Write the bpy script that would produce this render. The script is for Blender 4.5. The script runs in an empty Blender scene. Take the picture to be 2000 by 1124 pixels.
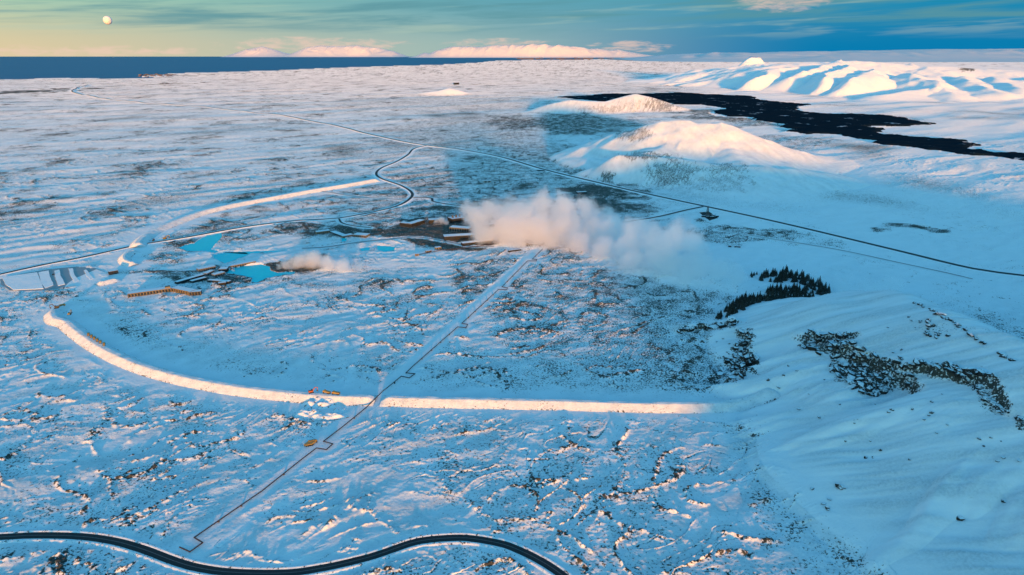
import bpy, bmesh, math, random
import numpy as np
from mathutils import Vector, Matrix, noise as mnoise

random.seed(7)
RNG = np.random.default_rng(11)
R = math.radians

# ------------------------------------------------------------------ camera
CAM_Z = 408.0
PITCH = R(18.83)
FPX = 1333.0            # focal length in photograph pixels (2000 px wide)
scene = bpy.context.scene
cam_data = bpy.data.cameras.new('camera')
cam_data.sensor_width = 36.0
cam_data.lens = FPX / 2000.0 * 36.0
cam_data.clip_start = 1.0
cam_data.clip_end = 400000.0
cam = bpy.data.objects.new('camera', cam_data)
scene.collection.objects.link(cam)
cam.location = (0, 0, CAM_Z)
cam.rotation_euler = (R(90) - PITCH, 0, 0)
scene.camera = cam

# ------------------------------------------------------------------ sun and sky
EXPOSURE = 2.3
SUN_ELEV = R(2.7)
SUN_AZ = R(173.0)       # clockwise from +Y: behind the camera, to the right
sun_vec = Vector((math.sin(SUN_AZ) * math.cos(SUN_ELEV), math.cos(SUN_AZ) * math.cos(SUN_ELEV), math.sin(SUN_ELEV)))
sd = bpy.data.lights.new('sun', 'SUN')
sd.energy = 1.42
sd.angle = R(2.2)
sd.color = (1.0, 0.37, 0.04)
so = bpy.data.objects.new('sun', sd)
scene.collection.objects.link(so)
so.rotation_euler = (-sun_vec).to_track_quat('-Z', 'Y').to_euler()

world = bpy.data.worlds.new('World')
scene.world = world
world.use_nodes = True


class NT:
    """small helper for writing node trees"""
    def __init__(self, tree):
        self.t = tree
        self.n = tree.nodes
        self.l = tree.links

    def put(self, sock, v):
        if v is None:
            return
        if hasattr(v, 'is_output'):
            self.l.new(v, sock)
        else:
            if isinstance(v, (tuple, list)) and len(v) == 3 and sock.type == 'RGBA':
                v = (*v, 1.0)
            sock.default_value = v

    def math(self, op, a, b=None, c=None, clamp=False):
        n = self.n.new('ShaderNodeMath'); n.operation = op; n.use_clamp = clamp
        for i, v in enumerate((a, b, c)):
            self.put(n.inputs[i], v)
        return n.outputs[0]

    def vmath(self, op, a, b=None, c=None):
        n = self.n.new('ShaderNodeVectorMath'); n.operation = op
        for i, v in enumerate((a, b, c)):
            if v is not None:
                self.put(n.inputs[i], v)
        return n.outputs['Value'] if op in ('LENGTH', 'DISTANCE', 'DOT_PRODUCT') else n.outputs[0]

    def scale(self, v, s):
        n = self.n.new('ShaderNodeVectorMath'); n.operation = 'SCALE'
        self.put(n.inputs[0], v); self.put(n.inputs['Scale'], s)
        return n.outputs[0]

    def mix(self, f, a, b, blend='MIX'):
        n = self.n.new('ShaderNodeMix'); n.data_type = 'RGBA'; n.blend_type = blend
        self.put(n.inputs[0], f); self.put(n.inputs[6], a); self.put(n.inputs[7], b)
        return n.outputs[2]

    def rng(self, v, a, b, c=0.0, d=1.0, smooth=True):
        n = self.n.new('ShaderNodeMapRange')
        n.interpolation_type = 'SMOOTHSTEP' if smooth else 'LINEAR'
        n.clamp = True
        self.put(n.inputs[0], v)
        for i, q in enumerate((a, b, c, d)):
            self.put(n.inputs[1 + i], q)
        return n.outputs[0]

    def noise(self, vec, scale, detail=3.0, rough=0.55, col=False, dist=0.0):
        n = self.n.new('ShaderNodeTexNoise')
        self.put(n.inputs['Vector'], vec)
        n.inputs['Scale'].default_value = scale
        n.inputs['Detail'].default_value = detail
        n.inputs['Roughness'].default_value = rough
        n.inputs['Distortion'].default_value = dist
        return n.outputs['Color'] if col else n.outputs[0]

    def attr(self, name):
        n = self.n.new('ShaderNodeAttribute'); n.attribute_name = name
        return n.outputs['Fac']

    def pos(self):
        return self.n.new('ShaderNodeNewGeometry').outputs['Position']

    def xyz(self, v):
        n = self.n.new('ShaderNodeSeparateXYZ'); self.put(n.inputs[0], v)
        return n.outputs

    def comb(self, x, y, z):
        n = self.n.new('ShaderNodeCombineXYZ')
        for i, v in enumerate((x, y, z)):
            self.put(n.inputs[i], v)
        return n.outputs[0]


def lin(r, g, b):
    return tuple((c / 255 / 12.92) if c / 255 <= 0.04045 else ((c / 255 + 0.055) / 1.055) ** 2.4 for c in (r, g, b))


def build_world():
    T = NT(world.node_tree)
    T.n.clear()
    out = T.n.new('ShaderNodeOutputWorld')
    bg = T.n.new('ShaderNodeBackground')
    T.l.new(bg.outputs[0], out.inputs[0])
    sky = T.n.new('ShaderNodeTexSky')
    sky.sky_type = 'NISHITA'
    sky.sun_disc = False
    sky.sun_elevation = SUN_ELEV
    sky.sun_rotation = SUN_AZ
    sky.altitude = 400
    sky.air_density = 1.0
    sky.dust_density = 0.6
    sky.ozone_density = 3.0
    STR = 0.15
    tc = T.n.new('ShaderNodeTexCoord')
    d = T.vmath('NORMALIZE', tc.outputs['Generated'])
    x, y, z = T.xyz(d)
    az = T.math('ARCTAN2', x, y)                       # radians, 0 = straight ahead, + to the right
    el = T.math('ARCSINE', z)
    k = 1.0 / STR / 2.0 ** EXPOSURE
    # the sky overhead: the Nishita sky, graded towards the teal of the photograph
    high = T.mix(1.0, sky.outputs[0], (0.56, 1.08, 0.99), 'MULTIPLY')
    # the low sky all round: pale yellow on the left of the view, deep blue to the right
    def C(*a): return tuple(c * k for c in lin(*a))
    right = T.rng(az, R(-42), R(40))
    far = T.rng(T.math('ABSOLUTE', az), R(70), R(180))
    low = T.mix(T.rng(az, R(-45), R(-2)), C(228, 205, 160), C(160, 186, 180))
    low = T.mix(T.rng(az, R(-8), R(24)), low, C(8, 124, 176))
    top = T.mix(T.rng(az, R(-42), R(2)), C(162, 206, 180), C(96, 164, 180))
    top = T.mix(T.rng(az, R(-2), R(34)), top, C(30, 140, 180))
    band = T.mix(T.rng(el, R(0.2), R(4.4)), low, top)
    # thin stratus streaks
    v = T.comb(T.math('MULTIPLY', az, 3.2), T.math('ADD', T.math('MULTIPLY', el, 46.0), T.math('MULTIPLY', az, -1.6)), 0.0)
    st = T.noise(v, 1.3, 5.0, 0.58, dist=0.35)
    grey = T.math('MULTIPLY', T.rng(st, 0.42, 0.66), T.math('MULTIPLY', T.rng(el, R(1.0), R(2.6)), 0.85))
    band = T.mix(grey, band, C(92, 150, 160))
    v2 = T.vmath('ADD', v, (7.3, 2.1, 0.0))
    st2 = T.noise(v2, 1.7, 4.0, 0.55, dist=0.2)
    warm = T.math('MULTIPLY', T.rng(st2, 0.52, 0.70), T.math('MULTIPLY', T.rng(el, R(0.8), R(2.0)), 0.38))
    band = T.mix(warm, band, C(176, 198, 180))
    # small pink clouds: near the mountains, on the left horizon, and one group high on the right
    v3 = T.comb(T.math('MULTIPLY', az, 34.0), T.math('MULTIPLY', el, 150.0), 3.0)
    pf = T.noise(v3, 1.0, 5.0, 0.6, dist=0.4)
    def spot(a0, e0, ra, re):
        da = T.math('DIVIDE', T.math('SUBTRACT', az, R(a0)), R(ra))
        de = T.math('DIVIDE', T.math('SUBTRACT', el, R(e0)), R(re))
        q = T.math('ADD', T.math('MULTIPLY', da, da), T.math('MULTIPLY', de, de))
        return T.rng(q, 1.0, 0.0)
    pk = spot(20.2, 3.75, 4.4, 1.1)
    for s in ((-15.0, 0.75, 9.0, 0.75), (-31.0, 0.25, 12.0, 0.5), (-1.5, 0.95, 5.5, 0.45), (9.5, 0.6, 4.5, 0.6)):
        pk = T.math('MAXIMUM', pk, spot(*s))
    pink = T.math('MULTIPLY', T.rng(T.math('ADD', pf, T.math('MULTIPLY', pk, 0.30)), 0.60, 0.95), T.rng(pk, 0.0, 0.45))
    band = T.mix(T.math('MULTIPLY', pink, 0.62), band, C(243, 205, 188))
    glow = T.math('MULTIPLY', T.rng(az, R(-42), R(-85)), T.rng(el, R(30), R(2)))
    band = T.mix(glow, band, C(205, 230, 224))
    back = T.rng(T.math('ABSOLUTE', az), R(110), R(150))
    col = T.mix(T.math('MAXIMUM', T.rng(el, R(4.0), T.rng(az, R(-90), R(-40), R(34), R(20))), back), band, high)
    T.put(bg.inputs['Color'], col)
    bg.inputs['Strength'].default_value = STR


build_world()
vs = scene.view_settings
vs.view_transform = 'Standard'
vs.look = 'None'
vs.exposure = EXPOSURE
vs.gamma = 1.0
vs.use_curve_mapping = False
scene.render.engine = 'CYCLES'
cy = scene.cycles
cy.max_bounces = 12
cy.diffuse_bounces = 3
cy.glossy_bounces = 3
cy.transmission_bounces = 3
cy.volume_bounces = 12
cy.transparent_max_bounces = 12
cy.use_denoising = True
cy.volume_step_rate = 1.0
cy.volume_max_steps = 256

# ------------------------------------------------------------------ measuring the photograph
CP, SP = math.cos(PITCH), math.sin(PITCH)


def ray(px, py):
    """direction in the world of a photograph pixel"""
    u = (np.asarray(px, float) - 1000.0) / FPX
    v = (562.0 - np.asarray(py, float)) / FPX
    return u, CP + v * SP, -SP + v * CP


def g(px, py, z=8.0):
    """the point of height z seen at that pixel"""
    dx, dy, dz = ray(px, py)
    t = (z - CAM_Z) / dz
    return np.stack([dx * t, dy * t], -1)


def at(px, py, Y):
    """the point at ground distance Y ahead seen at that pixel"""
    dx, dy, dz = ray(px, py)
    t = Y / dy
    return float(dx * t), float(Y), float(CAM_Z + dz * t)


# ------------------------------------------------------------------ noise
_ang = RNG.random(4096) * 2 * math.pi
_GX = np.cos(_ang).astype(np.float32)
_GY = np.sin(_ang).astype(np.float32)


def perlin(x, y, seed=0):
    x = np.asarray(x, np.float64); y = np.asarray(y, np.float64)
    xi = np.floor(x); yi = np.floor(y)
    fx = (x - xi).astype(np.float32); fy = (y - yi).astype(np.float32)
    xi = xi.astype(np.int64); yi = yi.astype(np.int64)
    def grad(ix, iy, ax, ay):
        h = (ix * 374761393 + iy * 668265263 + seed * 974711) & 0xFFFFFFFF
        h = ((h ^ (h >> 13)) * 1274126177) & 0xFFFFFFFF
        h = (h ^ (h >> 16)) & 4095
        return _GX[h] * ax + _GY[h] * ay
    u = fx * fx * fx * (fx * (fx * 6 - 15) + 10)
    v = fy * fy * fy * (fy * (fy * 6 - 15) + 10)
    a = grad(xi, yi, fx, fy); b = grad(xi + 1, yi, fx - 1, fy)
    c = grad(xi, yi + 1, fx, fy - 1); d = grad(xi + 1, yi + 1, fx - 1, fy - 1)
    return (a + (b - a) * u) * (1 - v) + (c + (d - c) * u) * v     # about -0.7 .. 0.7


def sstep(a, b, x):
    t = np.clip((x - a) / (b - a), 0, 1)
    return t * t * (3 - 2 * t)


def catmull(pts, step):
    """smooth curve through points (n, k), resampled at about the given step"""
    p = np.asarray(pts, float)
    p = np.vstack([2 * p[0] - p[1], p, 2 * p[-1] - p[-2]])
    out = []
    for i in range(1, len(p) - 2):
        n = max(2, int(np.linalg.norm((p[i + 1] - p[i])[:2]) / step))
        t = np.linspace(0, 1, n, endpoint=False)[:, None]
        out.append(0.5 * ((2 * p[i]) + (-p[i - 1] + p[i + 1]) * t + (2 * p[i - 1] - 5 * p[i] + 4 * p[i + 1] - p[i + 2]) * t ** 2
                          + (-p[i - 1] + 3 * p[i] - 3 * p[i + 1] + p[i + 2]) * t ** 3))
    out.append(p[-2][None])
    return np.vstack(out)


def poly_dist(X, Y, pts, reach):
    """distance to a polyline, inf beyond reach"""
    D = np.full(X.shape, 1e9)
    for c in range(0, len(pts) - 1, 12):
        ch = pts[c:c + 13, :2]
        lo = ch.min(0) - reach; hi = ch.max(0) + reach
        idx = np.nonzero((X > lo[0]) & (X < hi[0]) & (Y > lo[1]) & (Y < hi[1]))[0]
        if not len(idx):
            continue
        x = X[idx]; y = Y[idx]; best = D[idx]
        for a, b in zip(ch[:-1], ch[1:]):
            d = b - a; L2 = d @ d + 1e-9
            xx = x - a[0]; yy = y - a[1]
            t = np.clip((xx * d[0] + yy * d[1]) / L2, 0, 1)
            best = np.minimum(best, np.hypot(xx - t * d[0], yy - t * d[1]))
        D[idx] = best
    return D


def inside(X, Y, poly):
    c = np.zeros(X.shape, bool)
    lo = poly.min(0); hi = poly.max(0)
    m = (X > lo[0]) & (X < hi[0]) & (Y > lo[1]) & (Y < hi[1])
    if not m.any():
        return c
    x = X[m]; y = Y[m]; cc = np.zeros(x.shape, bool)
    n = len(poly)
    for i in range(n):
        x0, y0 = poly[i]; x1, y1 = poly[(i + 1) % n]
        if y0 == y1:
            continue
        k = ((y0 > y) != (y1 > y)) & (x < (x1 - x0) * (y - y0) / (y1 - y0) + x0)
        cc ^= k
    c[m] = cc
    return c


# ------------------------------------------------------------------ what lies where (measured on the ground plane)
def G(lst, z=8.0):
    a = np.array(lst, float)
    return g(a[:, 0], a[:, 1], z)


ROADS = [   # points, half width of the asphalt, curve step
    (G([(-160, 1056), (-60, 1052), (0, 1050), (67, 1047), (133, 1048), (183, 1052), (233, 1061), (283, 1076), (317, 1089), (350, 1101), (383, 1110), (433, 1118),
        (500, 1121.5), (567, 1120), (617, 1113), (667, 1103), (733, 1086), (800, 1063), (834, 1056), (867, 1053), (900, 1052), (934, 1055), (984, 1065), (1020, 1079),
        (1050, 1094), (1080, 1112), (1110, 1135), (1140, 1165)]), 4.6, 4.0, 'dark winding road crossing the snow at the bottom edge of the view'),
    (G([(172, 166), (150, 173), (141, 180), (165, 186), (210, 193), (300, 203), (380, 208), (470, 218), (560, 228), (620, 239), (667, 249), (767, 273), (834, 285), (900, 293),
        (980, 308), (1067, 333), (1167, 357), (1234, 373), (1333, 395), (1376, 404), (1470, 424), (1566, 446), (1666, 470), (1766, 494), (1900, 526), (2000, 540), (2150, 562)]),
     7.0, 30.0, 'long straight dark highway running across the middle of the snowfield'),
    (G([(834, 285), (808, 292), (797, 303), (775, 316), (745, 329), (735, 340), (745, 350), (785, 364), (805, 378), (798, 391), (774, 404), (730, 415), (660, 427), (590, 431),
        (540, 436), (467, 446), (367, 464), (277, 478), (247, 484), (167, 502), (83, 518), (0, 536), (-90, 556)]), 4.6, 10.0, 'winding access road curving past the lagoon to the car park'),
    (G([(598, 372), (640, 376), (690, 384), (760, 389), (797, 393)]), 2.6, 10.0, 'thin straight track joining the access road near the upper berm'),
    (G([(806, 386), (825, 386), (843, 388), (846, 394), (870, 399), (905, 404), (935, 406)]), 3.6, 6.0, 'narrow kinked road leading into the steam cloud'),
    (G([(1376, 404), (1333, 413), (1290, 423), (1235, 432), (1190, 437)]), 4.0, 10.0, 'short side road branching off the highway toward the steam'),
    (G([(1400, 450), (1500, 467), (1633, 488), (1766, 516), (1850, 534), (1900, 546)]), 1.9, 15.0, 'thin snowy track running parallel below the highway'),
    (G([(662, 428), (668, 436), (690, 442), (725, 446)]), 2.4, 6.0, 'small road curving from the access road to the long low hotel'),
    (G([(590, 486), (640, 483), (700, 474), (760, 468), (815, 464), (880, 474), (920, 482), (965, 482)]), 3.2, 6.0, 'snowy service road running along the front of the power plant'),
]
PIPE = G([(1060, 488), (1039.7, 508.3), (1048.7, 509), (1047, 512), (1030.3, 511.7), (980.3, 561.7), (992, 564), (988.7, 567.7), (973.7, 566.7), (902, 633), (913.7, 635),
          (910, 641.7), (893.7, 640), (804, 720), (793, 731), (810.7, 732.8), (799.5, 741), (784, 737.6), (757, 763), (748, 770), (714.6, 800), (668, 838), (632, 865.5), (650.5, 870.6),
          (637.7, 881.8), (618.5, 878.6), (593, 898), (513, 962), (380, 1054), (396.7, 1064), (371.7, 1082), (351.7, 1073)])
TRACK = G([(1050, 487), (1020, 512), (960, 568), (880, 643), (786, 727), (735, 772), (620, 868), (590, 892)])
BERMS = [   # crest polyline, height, half crest width, slope run per rise
    (G([(118, 600), (104, 607), (108, 620), (128, 626), (143, 638), (173, 661), (217, 687), (283, 714), (367, 736), (450, 751), (510, 759), (567, 765), (610, 769), (655, 772), (733, 774)], 14.6), 6.6, 3.8, 1.6,
     'long curved snow covered berm, sunlit, sweeping down from the car park', 5.0),
    (G([(745, 775), (850, 778), (950, 780), (1100, 783), (1200, 786), (1300, 788), (1400, 787), (1512, 780)], 14.6), 6.6, 3.4, 1.6,
     'straight snow covered berm running right to the foot of the rocky mountain', 5.0),
    (G([(266, 477), (276, 464), (300, 448), (333, 434), (365, 422), (400, 411), (467, 396), (550, 381), (600, 372), (680, 359), (736, 349)], 16), 8.0, 5.0, 1.7,
     'upper curved berm between the lagoon and the white lava plain', 8.0),
    (G([(264, 485), (250, 490), (242, 499), (247, 508), (262, 512)], 16), 7.0, 2.5, 1.5,
     'short hooked end of berm just below the access road', 4.0),
    (G([(188, 553), (205, 549), (232, 543)], 13), 5.0, 3.0, 2.0,
     'small sunlit ridge of piled earth beside the car park', 4.0),
]
POOLS = [
    (G([(348, 487), (362, 481), (380, 477), (390, 470), (404, 462), (432, 457), (434, 466), (420, 480), (412, 490), (430, 494), (420, 498), (400, 493), (368, 493)], 5), 'bright turquoise lagoon pool farthest up beside the access road'),
    (G([(416, 500), (442, 495), (480, 495), (486, 500), (466, 508), (438, 517), (432, 514), (418, 508)], 5), 'bright turquoise lagoon pool above the bath house'),
    (G([(430, 495), (480, 493.5), (560, 491.5), (566, 493), (500, 497), (486, 499)], 5), 'narrow pale blue canal beside the bath house pools'),
    (G([(444, 528), (458, 533), (457, 526), (480, 521), (512, 519), (527, 523), (529, 531), (542, 535), (577, 533), (575, 539), (541, 542), (521, 546), (505, 554), (490, 554), (494, 546), (478, 542), (460, 538), (442, 536)], 5), 'large turquoise bathing lagoon under the small steam cloud'),
    (G([(736, 482), (755, 483), (772, 484.5), (770, 491), (750, 494), (738, 490)], 5), 'small oval turquoise pond in front of the power plant'),
    (G([(667, 465), (678, 468), (676, 474), (667, 474)], 5), 'tiny blue pool in front of the long low hotel'),
    (G([(703, 488), (722, 485), (722, 492), (706, 493)], 5), 'dim blue pool left of the oval pond'),
]
LAVA = G([(1085, 190), (1160, 185), (1280, 182), (1333, 181), (1376, 184), (1450, 187), (1483, 191), (1500, 199), (1560, 202), (1590, 204), (1550, 209), (1573, 218), (1666, 223), (1766, 230), (1800, 237),
          (1826, 241.5), (1750, 244), (1710, 248), (1720, 258), (1733, 263), (1800, 267), (1883, 272), (1906, 277), (1960, 286), (1910, 288), (1933, 295), (2000, 303), (2100, 312), (2100, 330), (2000, 312), (1950, 305),
          (1900, 300), (1833, 293), (1716, 281), (1700, 273), (1650, 267), (1600, 261), (1526, 256), (1566, 250), (1540, 245), (1466, 230), (1400, 227), (1383, 220), (1416, 213), (1366, 205), (1310, 204), (1290, 198), (1200, 200)], 12)
CARPARK = G([(0, 546), (40, 536), (90, 527), (150, 521), (185, 524), (208, 532), (212, 541), (190, 551), (150, 559), (90, 568), (50, 569), (20, 568), (2, 556)], 8)

# ridges of the hills: x, y, crest height, half width
RIDGES = {
    'mountain': [
        [(300, 990, 9, 60), (395, 980, 25, 90), (480, 950, 70, 170), (508, 860, 118, 240), (512, 740, 132, 250), (520, 600, 142, 260), (600, 470, 160, 320), (730, 380, 205, 400), (800, 150, 195, 420), (720, -60, 150, 380), (620, -250, 70, 330)],
        [(790, 160, 190, 400), (600, 0, 180, 300), (470, -130, 150, 230)],  # unseen spur outside the view, added to keep the near slope in shade
        [(730, 380, 205, 400), (1000, 380, 185, 420), (1300, 420, 150, 420), (1600, 520, 100, 400)],
    ],
    'hill': [
        [(330, 2830, 40, 200), (480, 2800, 128, 340), (590, 2730, 172, 420), (690, 2700, 182, 440), (770, 2700, 180, 440), (900, 2720, 112, 400), (1060, 2740, 50, 300)],
        [(300, 2400, 40, 90), (365, 2360, 84, 130), (450, 2340, 92, 165), (560, 2310, 80, 180), (660, 2250, 72, 175), (800, 2215, 70, 170), (900, 2220, 62, 170), (1000, 2290, 40, 180)],
        [(460, 2400, 86, 220), (620, 2580, 112, 360)],
        [(760, 2240, 65, 300), (800, 2560, 110, 380)],
    ],
}
at_r = lambda px, py, Y, w: (*at(px, py, Y), w)
RIDGES['twin_hill'] = [
    [at_r(1060, 212, 5250, 160), at_r(1085, 200, 5300, 240), at_r(1115, 194, 5350, 290), at_r(1150, 196, 5350, 290), at_r(1185, 198, 5350, 270), at_r(1210, 190, 5450, 320), at_r(1240, 181.5, 5500, 360), at_r(1262, 186, 5480, 330), at_r(1295, 200, 5400, 240)],
]
RIDGES['knoll'] = [[at_r(855, 179, 7600, 260), at_r(878, 173, 7600, 260)], [at_r(1470, 179, 8000, 260), at_r(1474, 178, 8000, 260)]]
RIDGES['hill_range'] = [
    [at_r(1330, 148, 11500, 900), at_r(1400, 134, 11000, 1300), at_r(1470, 126, 10500, 1500), at_r(1540, 124, 9700, 1500), at_r(1640, 116.5, 9300, 1700), at_r(1720, 120, 9100, 1700), at_r(1800, 128, 8800, 1500), at_r(1900, 133, 8700, 1600), at_r(2000, 139, 8500, 1700), at_r(2200, 136, 8300, 1900)],
    [at_r(1469, 107, 10500, 300), at_r(1472, 107, 10490, 300)],
    [at_r(1634, 111.5, 9500, 260), at_r(1640, 113, 9450, 260)],
    [at_r(1786, 122.5, 8900, 380), at_r(1792, 123, 8850, 380)],
    [at_r(1545, 128, 9300, 600), at_r(1510, 138, 8800, 500), at_r(1480, 150, 8500, 300)],
    [at_r(1600, 124, 9000, 650), at_r(1575, 140, 8300, 500)],
    [at_r(1650, 124, 8800, 650), at_r(1640, 140, 8000, 520), at_r(1600, 152, 7700, 260)],
    [at_r(1720, 132, 8400, 600), at_r(1690, 143, 7800, 480), at_r(1650, 158, 7400, 260)],
    [at_r(1790, 142, 8000, 560), at_r(1800, 152, 7500, 520), at_r(1832, 170, 7000, 330)],
    [at_r(1830, 170, 7100, 350), at_r(1760, 182, 6800, 330), at_r(1735, 185, 6700, 330), at_r(1710, 192, 6600, 220)],
    [at_r(1850, 172, 7000, 380), at_r(1862, 182, 6700, 330)],
    [at_r(1890, 150, 7800, 600), at_r(1900, 163, 7200, 520), at_r(1940, 178, 6700, 380)],
    [at_r(1960, 152, 7700, 650), at_r(1985, 172, 6900, 560), at_r(2010, 190, 6500, 380)],
    [at_r(2060, 150, 7600, 800), at_r(2090, 175, 6700, 650)],
]
HILL_KEYS = list(RIDGES)


def ridge_height(X, Y, line, gully):
    """height of one ridge line above the plain"""
    H = np.zeros(X.shape, np.float32)
    s0 = 0.0
    for a, b in zip(line[:-1], line[1:]):
        a = np.array(a, float); b = np.array(b, float)
        w = max(a[3], b[3]) * 1.12
        lo = np.minimum(a, b)[:2] - w; hi = np.maximum(a, b)[:2] + w
        m = (X > lo[0]) & (X < hi[0]) & (Y > lo[1]) & (Y < hi[1])
        d = b[:2] - a[:2]; L = math.hypot(*d)
        if m.any():
            xx = X[m] - a[0]; yy = Y[m] - a[1]
            t = np.clip((xx * d[0] + yy * d[1]) / (L * L), 0, 1)
            dist = np.hypot(xx - t * d[0], yy - t * d[1])
            zz = a[2] + (b[2] - a[2]) * t - 8.0
            ww = a[3] + (b[3] - a[3]) * t
            s = s0 + t * L
            side = np.sign(xx * d[1] - yy * d[0])
            gl = perlin((s + 0.25 * dist) / (gully), dist / (gully * 5.0) + side * 7, 31) * 1.1 + 0.5 * perlin(s / (gully * 0.42), dist / (gully * 2.5) + side * 7, 32)
            u = dist / (ww * (1.0 + 0.16 * gl * sstep(0.1, 0.55, dist / ww)))
            prof = np.where(u < 1.0, 1.0 - u, 0.0)
            prof = prof * (0.72 + 0.28 * sstep(0, 0.5, prof))          # foot eases out
            prof = 1.0 - np.sqrt((1 - prof) ** 2 + 0.004) + 0.0317 * 0   # crest eases over
            prof = np.clip(prof, 0, 1) * sstep(1.05, 0.93, u)
            H[m] = np.maximum(H[m], zz * prof)
        s0 += L
    return H


COAST = np.array([(-300, 160), (0, 155.5), (120, 152.5), (200, 153.5), (270, 153), (300, 152), (268, 150.5), (300, 146), (360, 143), (460, 140), (560, 137), (667, 132), (760, 129), (860, 126.5), (940, 122),
                  (960, 119), (1040, 117.2), (1120, 116), (1250, 114.6), (1420, 113.6), (1420, 108.4), (-300, 108.4)], float)


def to_px(X, Y, Z=8.0):
    dep = Y * CP + (CAM_Z - Z) * SP
    u = X / dep
    v = (Y * SP - (CAM_Z - Z) * CP) / dep
    return 1000 + FPX * u, 562 - FPX * v


COAST_W = g(COAST[:, 0], COAST[:, 1], 2.0)

FLAT_LINES = [(catmull(p, st * 2), hw) for p, hw, st, _ in ROADS] + [(PIPE, 3.0), (catmull(TRACK, 20), 5.0)]
FLAT_BERMS = [(catmull(b[0], 12), b[2] + b[1] * b[3]) for b in BERMS]
C40, S40 = math.cos(R(38)), math.sin(R(38))

# where dark moss and lava stick out of the snow: centre pixel, radii in pixels (turned into metres on the ground), amount
def spot(px, py, rx, ry, amt):
    c = g(px, py); a = g(px + rx, py); b = g(px, py - ry); d = g(px, py + ry)
    return float(c[0]), float(c[1]), float(a[0] - c[0]), float(abs(b[1] - d[1]) / 2), amt


SPOTS = [spot(*s) for s in (
    (1180, 640, 280, 100, .48), (1330, 700, 130, 80, .52), (1150, 750, 300, 60, .42), (900, 700, 220, 60, .34), (1060, 570, 220, 50, .50), (960, 540, 70, 40, .55),
    (880, 600, 110, 60, .30), (780, 640, 110, 60, .30), (450, 690, 60, 40, .30), (1250, 590, 180, 60, .55),
    (860, 370, 240, 70, .52), (1050, 320, 200, 60, .52), (900, 260, 230, 45, .48), (1100, 240, 200, 22, .70), (900, 200, 240, 22, .42), (760, 200, 140, 16, .45), (1180, 380, 90, 40, .80),
    (1000, 415, 180, 22, .62), (640, 450, 150, 26, .70), (580, 400, 110, 22, .40), (850, 445, 110, 32, 1.1), (900, 470, 90, 20, 1.2), (760, 440, 110, 22, .85), (540, 515, 70, 22, 1.1), (380, 530, 150, 16, .62), (420, 546, 110, 11, .75), (330, 500, 70, 20, .50),
    (1140, 366, 50, 10, 1.4), (1450, 450, 160, 24, .55), (1570, 470, 120, 20, .40), (1750, 443, 60, 12, .75),
    (1430, 225, 130, 14, .70), (1560, 275, 130, 12, .50), (1390, 270, 120, 12, .45), (1500, 242, 120, 12, .60),
    (1600, 205, 160, 10, .35), (1700, 215, 200, 12, .30), (1250, 340, 40, 30, .50),
    (200, 980, 240, 100, .36), (80, 1090, 300, 60, .38), (150, 800, 200, 70, .28), (560, 930, 200, 60, .28), (300, 1010, 120, 50, .34),
    (1120, 950, 300, 130, .36), (1180, 1010, 200, 90, .36), (1260, 880, 170, 60, .36), (900, 870, 140, 60, .34), (1530, 1020, 90, 60, .40), (1000, 1080, 300, 60, .38), (760, 900, 110, 50, .32),
    (75, 179, 90, 4, 1.2), (325, 164.5, 24, 1.6, 1.2), (640, 290, 220, 60, .22), (500, 200, 200, 24, .30), (650, 200, 160, 20, .30), (330, 300, 250, 80, .14), (200, 420, 200, 60, .16), (500, 350, 120, 30, .30),
)]


CLIFFS = [([770, 800, 835], [424, 406, 378], 9.0), ([640, 680, 719, 765], [428, 424, 414, 397], 14.0), ([556, 600, 626, 672], [458, 468, 455, 430], 10.0), ([800, 825, 848, 882, 925], [276, 326, 317, 338, 330], 9.0)]


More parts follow.
